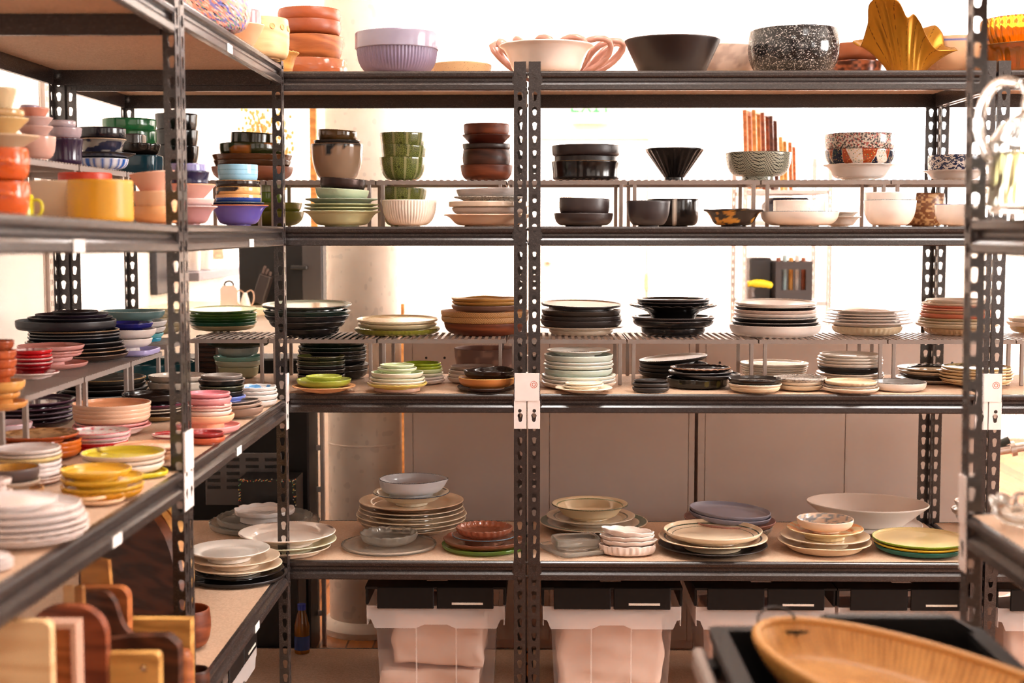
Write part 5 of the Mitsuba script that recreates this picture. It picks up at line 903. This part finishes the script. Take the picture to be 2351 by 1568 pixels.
# ------------------------------------------------------------------ black utility cart and woven tray, front right
def cart():
    k = thing('utility_cart', 'black utility cart with tray top at the lower right', 'cart')
    x0, x1, y0, y1, zt = .252, .60, 1.30 * KD, 2.13 * KD, .840
    o = sbox(x0, y0, x1, y1).buffer(.008, 6); i_ = sbox(x0 + .012, y0 + .012, x1 - .012, y1 - .012)
    wall = ext(o.difference(i_), .07); wall.apply_translation((0, 0, zt - .07))
    base = ext(o, .012); base.apply_translation((0, 0, zt - .082))
    lipp = ext(o.buffer(.005).difference(i_.buffer(.001)), .012); lipp.apply_translation((0, 0, zt - .006))
    part(k, 'tray', vshape(cat(wall, base, lipp), 'blackplastic', smooth=35), 'black moulded tray')
    hump = Polygon([(.36, zt), (.40, zt + .024), (.57, zt + .024), (.61, zt)])
    hm = xform(ext(hump, .02), np.array([[1, 0, 0, 0], [0, 0, -1, y1 + .012], [0, 1, 0, 0], [0, 0, 0, 1.]]))
    part(k, 'raised_end', vshape(hm, 'blackplastic'))
    b2 = ext(o, .03); b2.apply_translation((0, 0, .20)); part(k, 'lower_tray', vshape(b2, 'blackplastic'))
    for x in (x0 + .005, x1 - .005):
        for y in (y0 + .02, y1 - .02):
            p = part(k, 'leg', vshape(rbox(x - .016, x + .016, y - .016, y + .016, .075, zt - .11, .004), 'rawsteel'), 'grey metal leg')
            part(p, 'wheel', vshape(cyl((x - .012, y, .0385), (x + .012, y, .0385), .038, 20), 'blackplastic'))
    part(k, 'rail', vshape(rbox(x0 - .036, x0 - .02, y0, y1, .79, .82, .004), 'rawsteel'), 'grey metal side rail')
    for y in (y0 + .08, y1 - .05): part(k, 'rail_bracket', vshape(rbox(x0 - .0205, x0 - .0075, y - .02, y + .02, .795, .815, .002), 'blackplastic'))
    return zt
zt = cart()
def woven_tray(zt):
    k = thing('woven_tray', 'long oval honey-coloured woven tray lying on the black cart', 'tray')
    a, b, h = .29, .10, .042
    n, th = 160, np.linspace(0, 2 * np.pi, 160, endpoint=False)
    # base, then flaring side wall
    rows = [(0, .004), (.5, .004), (.86, .004), (.90, .010), (.955, h * .55), (1.0, h), (1.02, h + .004), (1.045, h), (1.0, h * .5), (.93, .0), (.5, 0), (0, 0)]
    V = np.array([[(r * a * np.cos(t) if r > .8 else r * a * np.cos(t)), r * b * np.sin(t) if r < .88 else (r * b + (r - .88) * .12) * np.sin(t), z + (.0012 * np.sin(t * 90) if .9 < r else 0)] for r, z in rows for t in th])
    F = []
    for i in range(len(rows) - 1):
        for j in range(n):
            p, q = i * n + j, i * n + (j + 1) % n; F += [(p, q, q + n), (p, q + n, p + n)]
    s = np.repeat(np.cumsum([0] + [.04, .03, .01, .02, .02, .008, .008, .03, .04, .04, .05]), n)
    uv = np.stack([np.tile(th * .2, len(rows)), s], 1)
    uv[:3 * n, 0] = V[:3 * n, 1] * .6; uv[:3 * n, 1] = V[:3 * n, 0]
    tw = T().translate([.48, 1.62, zt - .036]) @ T().rotate([1, 0, 0], 1.5) @ Rz(-58)
    part(k, 'basket', vshape(trimesh.Trimesh(V, [f[::-1] for f in F], process=False), 'cane', smooth=True, tw=tw, uv=uv))
    rim = [(1.025 * a * math.cos(t), (1.025 * b + .0165) * math.sin(t), h + .004) for t in np.linspace(0, 2 * np.pi, 140, endpoint=False)]
    part(k, 'rim', vshape(tube(np.array(rim), .006, 8, True), 'cane', smooth=True, tw=tw), 'bound rim')
    q = spline([(-a * 1.0, -.022, h), (-a * 1.05, -.012, h + .018), (-a * 1.02, .01, h + .024), (-a * .97, .026, h + .014), (-a * .985, .03, h + .004)], 22)
    part(k, 'handle_loop', vshape(tube(q, .0017, 8), 'satin', '241a16', smooth=True, tw=tw), 'thin dark handle loop')
woven_tray(zt)
# ------------------------------------------------------------------ behind the rear rack
PX, PY = -.588, 5.43 * KD
prof = [(0, 0), (.155, 0), (.155, .02), (.138, .045), (.128, .05), (.127, .655), (.1285, .657), (.1285, .661), (.127, .663), (.1265, 3.3), (0, 3.3)]
m = trimesh.creation.revolve(np.array(prof), sections=64)
single('pillar', vshape(m, 'paintcol', smooth=30, tw=T().translate([PX, PY, 0])), 'round white-painted pillar behind the back rack', 'pillar')
def cabinet(xa, xb, cuts, holes, label):
    k = thing('white_cabinet', label, 'cabinet'); y = 5.16 * KD; H = 1.052
    part(k, 'body', vshape(rbox(xa + .002, xb - .002, y + .006, y + .45, 0, H, .002), 'satin', 'cfbfb4'))
    e = [xa] + cuts + [xb]
    for a, b in zip(e[:-1], e[1:]): part(k, 'panel', vshape(rbox(a + .0012, b - .0012, y, y + .0058, .03, H - .001, .0008), 'satin', 'cfbfb4'))
    for x, z in holes: part(k, 'screw_hole', vshape(cyl((x, y - .0006, z), (x, y + .001, z), .0042, 12), 'satin', '1a1414'))
cx_ = lambda px: (px - 1228) / 703
cabinet(cx_(925), cx_(1598), [cx_(946), cx_(1262), cx_(1583)], [(cx_(978), .972), (cx_(1020), .972)], 'white panelled cabinet behind the back rack, by the pillar')
cabinet(cx_(1604), cx_(2300), [cx_(1621), cx_(1943), cx_(2280)], [(cx_(1653), .958), (cx_(1698), .958), (cx_(2184), .958)], 'white panelled cabinet behind the back rack, right one')
# black louvred appliance and boxes by the corner
k = thing('metal_appliance', 'black metal appliance with louvred grey panel behind the lower corner', 'appliance')
part(k, 'body', vshape(rbox(-1.22, -.725, 4.4216, 4.6154, 0, .98, .006), 'blackplastic'))
X0, X1 = xpx(470, 4.4040, .6), xpx(646, 4.4040, .6)
part(k, 'panel', vshape(rbox(X0, X1, 4.4110, 4.4212, zrow(1160, 4.4128), zrow(1040, 4.4128), .002), 'satin', '5a5452'))
for i in range(4):
    for j in range(5):
        x, z = X0 + .028 + i * .062, zrow(1056 + j * 16, 4.4040)
        part(k, 'louvre', vshape(cat(rbox(x - .021, x + .021, 4.4103, 4.4116, z - .0055, z + .0055), rbox(x - .019, x + .019, 4.4058, 4.4110, z + .0025, z + .0058, .001)), 'satin', '171414'))
k = thing('gift_box', 'black box with colourful dotted edges behind the glass platter', 'box')
GY = 4.262
xb0, xb1 = xpx(548, GY, .57), xpx(680, GY, .57)
gz0, gz1 = .455, zrow(1100, GY)
part(k, 'body', vshape(rbox(xb0, xb1, GY, GY + .13, gz0, gz1, .001), 'satin', '141112'))
single('stand', vshape(rbox(xb0 - .02, xb1 + .005, GY - .01, GY + .14, 0, gz0 - .0005, .004), 'satin', '161314'), 'plain black stand under the dotted box', 'stand')
dots = []
for i in range(150):
    e = i % 3; u = rng.random(); x = xb0 + u * (xb1 - xb0) if e == 0 else (xb1 - rng.random() * .012 if e == 1 else xb0 + rng.random() * .006); z = gz1 - rng.random() * .008 if e == 0 else gz0 + rng.random() * (gz1 - gz0)
    dots.append((x, z, i))
for c, hcol in enumerate(('d9583a', 'd9b04a', '6aa06a', 'e2d6c8')):
    part(k, 'dots', vshape(cat(*[rbox(x - .0016, x + .0016, GY - .0008, GY + .0002, z - .0014, z + .0014) for x, z, i in dots if i % 4 == c]), 'satin', hcol), kind='stuff')
k = thing('tray_stack', 'dark brown ribbed crate at the back of the middle shelf corner', 'crate')
xa, xb = xpx(452, 4.1926, 1.0), xpx(538, 4.1926, 1.0)
part(k, 'body', vshape(rbox(xa, xb, 4.1856, 4.2278, .9535, 1.072, .002), 'satin', '2a1812'))
for i in range(7): part(k, 'slat', vshape(rbox(xa + .002, xb - .002, 4.1803, 4.1860, .962 + i * .0155, .972 + i * .0155, .0015), 'satin', '4a2c20'))
k = thing('steel_frame', 'shiny steel frame standing beside the pillar', 'frame')
xa, xb = xpx(706, 4.5802, .6), xpx(741, 4.5802, .6)
for x in (xa, xb): part(k, 'upright', vshape(rbox(x - .007, x + .007, 4.5714, 4.5837, 0, .95, .002), 'metal', 'd9d6d2'))
for z in (.1, .52, .66, .94): part(k, 'rung', vshape(rbox(xa + .007, xb - .007, 4.5731, 4.5819, z, z + .018, .002), 'metal', 'd9d6d2'))
part(k, 'glass_pane', vshape(rbox(xa + .008, xb - .008, 4.5766, 4.5784, .12, .52), 'glass'))
k = thing('oil_bottle', 'bottle of yellow oil with blue cap by the corner post', 'bottle')
Xo = xpx(690, 4.1574, .2)
pr = [(0, 0), (.021, 0), (.023, .004), (.023, .085), (.019, .098), (.0185, .105), (.0155, .118), (.011, .13), (.011, .136), (0, .136)]
tw = T().translate([Xo, 4.1794, .0965])
part(k, 'body', vshape(trimesh.creation.revolve(np.array(pr), sections=32), 'tint_amber', smooth=30, tw=tw))
part(k, 'label', vshape(cyl((0, 0, .012), (0, 0, .055), .0235, 28), 'satin', '24386a', tw=tw), 'blue label')
part(k, 'cap', vshape(cyl((0, 0, .134), (0, 0, .152), .0125, 20), 'satin', '2a3a9a', tw=tw), 'blue cap')
# counter behind, with things on it
k = thing('counter', 'white counter far behind the left part of the rack', 'counter')
part(k, 'body', vshape(rbox(-1.58, -.72, 5.6019, 6.1656, 0, 1.045), 'satin', 'ece2d2'))
part(k, 'worktop', vshape(rbox(-1.59, -.70, 5.5755, 6.1656, 1.0452, 1.075, .004), 'satin', 'e9d6b0'))
ZC = 1.0755
k = thing('coffee_machine', 'black machine on the far counter left of the pillar', 'appliance')
xa, xb = xpx(548, 5.8133, 1.2), xpx(741, 5.8133, 1.2)
part(k, 'body', vshape(rbox(xa, xb, 5.8133, 6.02, ZC, ZC + .32, .01), 'blackplastic'))
part(k, 'side_panel', vshape(rbox(xb - .085, xb - .004, 5.8080, 5.8137, ZC + .01, ZC + .31, .002), 'satin', '35302f'))
part(k, 'handle', vshape(rbox(xb - .13, xb - .06, 5.7780, 5.8128, ZC + .15, ZC + .168, .004), 'satin', '141212'))
k = thing('knife_block', 'dark slanted knife block on the far counter', 'knife block')
xk = xpx(588, 5.6812, 1.1)
part(k, 'block', vshape(rbox(-.024, .024, -.04, .04, 0, .12, .004), 'satin', '241a17', tw=T().translate([xk, 5.7252, ZC + .016]) @ T().rotate([0, 1, 0], 18)))
for i in range(3): part(k, 'knife_handle', vshape(rbox(-.018 + i * .014, -.008 + i * .014, -.03, -.012, .121, .155 - i * .008, .002), 'satin', '4a3a34', tw=T().translate([xk, 5.7252, ZC + .016]) @ T().rotate([0, 1, 0], 18)))
k = thing('white_pitcher', 'white pitcher with thin handles on the far counter', 'pitcher')
xp_ = xpx(563, 5.6547, 1.1); pr = [(0, 0), (.022, 0), (.02, .02), (.008, .06), (.006, .061), (0, .02)]
tw = T().translate([xp_, 5.6547, ZC]); part(k, 'body', vshape(trimesh.creation.revolve(np.array(pr), sections=24), 'glaze', 'f0e8de', smooth=True, tw=tw))
for a in (-1, 1): part(k, 'handle', vshape(tube(spline([(a * .006, 0, .06), (a * .028, 0, .068), (a * .036, 0, .04), (a * .022, 0, .008)], 14), .0028, 8), 'satin', 'c9a58c', smooth=True, tw=tw))
cb = Polygon([(-.035, 0), (.035, 0), (.033, .075), (.02, .09), (-.024, .09), (-.035, .075)])
k = thing('leaning_board', 'beige board with black ring handle on the far counter', 'board')
tw = T().translate([xpx(527, 5.6371, 1.1), 5.6371, ZC])
part(k, 'board', vshape(xform(ext(cb, .012), np.array([[1, 0, 0, 0], [0, 0, -1, 0], [0, 1, 0, 0], [0, 0, 0, 1.]])), 'satin', 'd9bfae', tw=tw))
part(k, 'ring', vshape(tube(np.array([(.018 * math.cos(t), -.006, .092 + .016 * math.sin(t)) for t in np.linspace(0, 2 * np.pi, 24, endpoint=False)]), .004, 8, True), 'satin', '1a1616', smooth=True, tw=tw))
# floating shelf on the left wall
k = thing('wall_shelf', 'grey floating shelf on the left wall', 'shelf')
part(k, 'board', vshape(rbox(-1.598, -1.47, 6.0775, 7.1785, 1.166, 1.205, .003), 'satin', '77727c'))
def cup(x, y, lab):
    kk = thing('white_cup', lab, 'cup'); pr = [(0, 0), (.03, 0), (.034, .004), (.038, .115), (.035, .115), (.031, .008), (0, .008)]
    part(kk, 'body', vshape(trimesh.creation.revolve(np.array(pr), sections=28), 'glaze', 'efe6dc', smooth=30, tw=T().translate([x, y, 1.2055])))
cup(-1.53, 6.2096, 'white cup on the grey wall shelf, nearer'); cup(-1.53, 6.4475, 'white cup on the grey wall shelf, farther')
def art(p, n, uv):
    v = mikit.fbm(p.x * 60, p.y * 30, p.z * 60, 2); return mikit.mix(lin('5a3020').tolist(), lin('d39a70').tolist(), v)
principled('artprint', mikit.proc(art), 0.6)
k = thing('picture_frame', 'small cream picture frame leaning on the grey wall shelf', 'picture frame')
tw = T().translate([-1.515, 6.6500, 1.2055]) @ Rz(62) @ T().rotate([1, 0, 0], -8)
part(k, 'frame', vshape(rbox(-.075, .075, 0, .014, 0, .21, .002), 'satin', 'efe2cc', tw=tw)); part(k, 'print', vshape(rbox(-.048, .048, -.0012, -.0002, .045, .175), 'artprint', tw=tw))
single('dark_picture', vshape(rbox(-1.598, -1.57, 5.7692, 6.0423, 1.12, 1.36, .003), 'satin', '17131c'), 'dark framed picture on the left wall before the shelf', 'picture')
k = thing('wall_standard', 'white slotted shelf upright on the left wall', 'shelf upright')
hs = [sbox(.008, .3 + i * .035, .014, .317 + i * .035) for i in range(55)] + [sbox(.022, .3 + i * .035, .028, .317 + i * .035) for i in range(55)]
st = ext(sbox(0, .25, .036, 2.3).difference(unary_union(hs)), .012)
part(k, 'strip', vshape(xform(st, np.array([[0, 0, 1, -1.5985], [1, 0, 0, 4.5361], [0, 1, 0, 0], [0, 0, 0, 1.]])), 'satin', 'd3c6bc'))
part(k, 'backing', vshape(rbox(-1.5995, -1.598, 4.5185, 4.5890, .25, 2.3), 'satin', 'c0b0a4'))
# dried flowers in a vase
k = thing('dried_flowers', 'golden dried branches in a vase far behind the left bay', 'dried flowers')
vx, vy = xpx(640, 6.10, 1.5), 6.10
pr = [(0, 0), (.045, 0), (.05, .01), (.055, .25), (.03, .38), (.034, .42), (.03, .42), (.026, .38), (0, .36)]
part(k, 'vase', vshape(trimesh.creation.revolve(np.array(pr), sections=28), 'glaze', 'cdbba2', smooth=30, tw=T().translate([vx, vy, ZC])))
br, lf = [], []
for i in range(16):
    e = np.array([vx - .16 + .24 * rng.random(), vy + .2 * (rng.random() - .5), ZC + .72 + .16 * rng.random()]); b0 = np.array([vx, vy, ZC + .4])
    mid = (b0 + e) / 2 + [0, 0, .04]; q = spline([b0, mid, e], 10); br.append(tube(q, .0018, 5))
    for p in q[3:]:
        for _ in range(4):
            c = p + (rng.random(3) - .5) * .05; s_ = trimesh.creation.icosphere(0, .007); s_.apply_scale([1, .5, 1.4]); s_.apply_translation(c); lf.append(s_)
part(k, 'branches', vshape(cat(*br), 'satin', 'a8803c'), kind='stuff'); part(k, 'seed_heads', vshape(cat(*lf), 'satin', 'd3ab62'), kind='stuff')
for px, D, z0, z1, w, lab in ((722, 6.6941, 0, 1.98, 15, 'orange wooden plank standing left of the pillar'), (919, 5.4610, 0, 1.1, 16, 'orange wooden plank standing right of the pillar')):
    xa, xb = xpx(px - w / 2, D, 1.2), xpx(px + w / 2, D, 1.2); single('wooden_plank', vshape(rbox(xa, xb, D, D + .03, z0, z1, .002), 'wood_mid'), lab, 'plank')
# door, ledge and exit sign on the back wall
yb = 9.30
xd0, xd1 = xpx(1190, yb, 1.2), xpx(1481, yb, 1.2)
tag('door_1', kind='structure'); used['door_1'] = 1
part('door_1', 'leaf', vshape(rbox(xd0, xd1, yb - .035, yb - .002, 0, 1.90, .004), 'satin', 'f1e8d8'))
part('door_1', 'hinge', vshape(rbox(xd1 - .004, xd1 + .014, yb - .05, yb - .036, 1.0, 1.1, .002), 'satin', 'd9b878'))
part('door_1', 'knob', vshape(trimesh.creation.icosphere(2, .028), 'metal', 'd6c6b8', smooth=True, tw=T().translate([xpx(1257, yb, 1.2), yb - .07, zrow(600, yb)])))
tag('trim_1', kind='structure'); used['trim_1'] = 1
for a, b, c, d in ((xd1 + .016, xd1 + .11, 0, 1.99), (xd0 - .11, xd0 - .006, 0, 1.99), (xd0 - .11, xd1 + .11, 1.992, 2.08)): part('trim_1', 'casing', vshape(rbox(a, b, yb - .03, yb - .002, c, d, .003), 'whitepaint'))
k = thing('exit_sign', 'white exit sign with green letters above the far door', 'exit sign')
xs0, xs1 = xpx(1312, 9.2, 2.1), xpx(1402, 9.2, 2.1); zs1, zs0 = zrow(222, 9.2), zrow(284, 9.2)
part(k, 'box', vshape(rbox(xs0, xs1, 9.21, 9.27, zs0, zs1, .004), 'satin', 'f0e6d4'))
tm = meshkit.text_mesh('EXIT', .085, .003, True); tm = xform(tm, np.array([[1, 0, 0, 0], [0, 0, -1, 0], [0, 1, 0, 0], [0, 0, 0, 1.]]))
bx = tm.bounds; tm.apply_translation(((xs0 + xs1) / 2 - (bx[0][0] + bx[1][0]) / 2, 9.2085, zrow(259, 9.2) - bx[0][2])); part(k, 'lettering', vshape(tm, 'satin', '3aa05a'), 'green letters EXIT')
# white storage unit far right, with crates, frames and tools
k = thing('storage_unit', 'white slotted shelving unit far behind the wide bay', 'shelving unit')
ux0, ux1, uy0, uy1 = .915, 1.305, 6.1656, 6.5355
hs = [sbox(.006, .1 + i * .036, .012, .118 + i * .036) for i in range(42)]
sp = ext(sbox(0, 0, .018, 1.72).difference(unary_union(hs)), .016); sp = xform(sp, np.array([[1, 0, 0, 0], [0, 0, -1, .016], [0, 1, 0, 0], [0, 0, 0, 1.]]))
for x in (ux0, ux1 - .018):
    for y in (uy0, uy1 - .016): part(k, 'post', vshape(sp, 'satin', 'c9bfb8', tw=T().translate([x, y, 0])))
for z in (.35, 1.075, 1.43, 1.565): part(k, 'shelf', vshape(rbox(ux0 + .019, ux1 - .019, uy0 + .002, uy1 - .002, z - .018, z, .002), 'satin', 'c2b8b4'))
ZU = 1.0755
def crate(px0, px1, D, h, label):
    kk = thing('tool_crate', label, 'crate'); a, b = xpx(px0, D, 1.1), xpx(px1, D, 1.1)
    fr_ = sbox(a, ZU, b, ZU + h).difference(unary_union([sbox(a + (b - a) * (.16 + .175 * i), ZU + h * .28, a + (b - a) * (.30 + .175 * i), ZU + h * .8) for i in range(4)]))
    part(kk, 'front', vshape(xform(ext(fr_, .006), np.array([[1, 0, 0, 0], [0, 0, -1, D], [0, 1, 0, 0], [0, 0, 0, 1.]])), 'satin', '352f2f'))
    part(kk, 'body', vshape(cat(rbox(a, a + .006, D, D + .24, ZU, ZU + h), rbox(b - .006, b, D, D + .24, ZU, ZU + h), rbox(a, b, D + .234, D + .24, ZU, ZU + h), rbox(a + .006, b - .006, D, D + .234, ZU, ZU + .006)), 'satin', '262222'))
    return a, b
a, b = crate(1780, 1864, 6.2096, .175, 'charcoal slotted crate with tools on the far unit')
for i, c in enumerate(('7a3a24', '9ab0b0', 'c98a3a', 'd9d0c6', '8a4426')):
    x = a + .022 + i * .028; single('hand_tool', vshape(cyl((x, 6.2713, ZU + .007), (x + .004, 6.2889, ZU + .19 + .01 * (i % 2)), .010, 10), 'satin', c), ('rust red', 'pale blue-grey', 'orange', 'white', 'brown')[i] + ' tool handle inside the charcoal crate', 'tool')
a2, b2 = xpx(1722, 6.2537, 1.1), xpx(1772, 6.2537, 1.1)
single('black_case', vshape(rbox(a2, b2, 6.2713, 6.4298, ZU, ZU + .19, .006), 'satin', '1d1b1d'), 'black case beside the charcoal crate on the far unit', 'case')
k = thing('power_drill', 'yellow and grey power drill before the black case', 'drill'); xd = xpx(1742, 6.2096, 1.12)
part(k, 'body', vshape(tube(spline([(-.05, 0, .075), (-.01, 0, .078), (.035, 0, .074), (.06, 0, .066)], 12), [.014] * 3 + [.018] * 5 + [.016] * 3 + [.009], 10), 'satin', 'e0c21c', smooth=True, tw=T().translate([xd, 6.2096, ZU])))
part(k, 'grip', vshape(tube(spline([(-.03, 0, .062), (-.035, 0, .03), (-.03, 0, .014)], 8), .016, 10), 'satin', '5a504c', smooth=True, tw=T().translate([xd, 6.2096, ZU])))
single('dark_bag', vshape(rbox(xpx(1762, 6.2537, 1.5), xpx(1868, 6.2537, 1.5), 6.2184, 6.4475, 1.4305, 1.535, .03), 'satin', '22222e'), 'dark folded bag on the far unit below the frames', 'bag')
for i, (px, tp, w, c, tl) in enumerate(((1716, 256, 15, 'wood_orange', 5), (1737, 256, 13, 'wood_mid', 7), (1757, 262, 10, 'wood_red', 8), (1776, 270, 13, 'wood_dark', 8), (1797, 318, 12, 'wood_olive', 7), (1818, 330, 13, 'wood_orange', 6))):
    D = 6.2184 + i * .05; z0, z1 = 1.5655, zrow(tp, D); s_ = 6.1656 / FPX
    kk = thing('picture_frame', ('orange', 'honey', 'dark red', 'black-brown', 'pale', 'narrow orange')[i] + ' wooden frame leaning on the far unit', 'frame')
    wd, hh = .15, z1 - z0; ww = w * s_
    pf = sbox(0, 0, wd, hh).difference(sbox(ww * .8, ww * .8, wd - ww * .8, hh - ww * .8))
    part(kk, 'moulding', vshape(xform(ext(pf, .016), np.array([[1, 0, 0, 0], [0, 0, -1, 0], [0, 1, 0, 0], [0, 0, 0, 1.]])), c, tw=T().translate([xpx(px, D, 1.6) - .012, D, z0 + .004]) @ Rz(72) @ T().rotate([1, 0, 0], -2) @ T().rotate([0, 1, 0], -tl * .3)))
# tap fitting on the far right wall side
k = thing('pipe_fitting', 'chrome pipe fitting far behind the right rack edge', 'pipe')
xq, zq = xpx(2325, 4.9325, .6), zrow(1022, 4.9325)
part(k, 'pipe', vshape(cyl((xq - .06, 4.9501, zq - .02), (xq + .06, 4.9325, zq + .005), .016, 20), 'metal', 'd9d2cc')); part(k, 'collar', vshape(cyl((xq - .005, 4.9413, zq - .01), (xq + .012, 4.9386, zq - .005), .027, 20), 'metal', 'cfc6be')); part(k, 'hose', vshape(cyl((xq - .09, 4.9589, zq - .012), (xq - .01, 4.9413, zq + .025), .014, 16), 'satin', '17201c'))
part(k, 'stand', vshape(rbox(xq + .062, xq + .1, 4.9149, 4.9853, 0, zq + .06, .003), 'satin', '1a1616'))
# ------------------------------------------------------------------ tidy: every label single
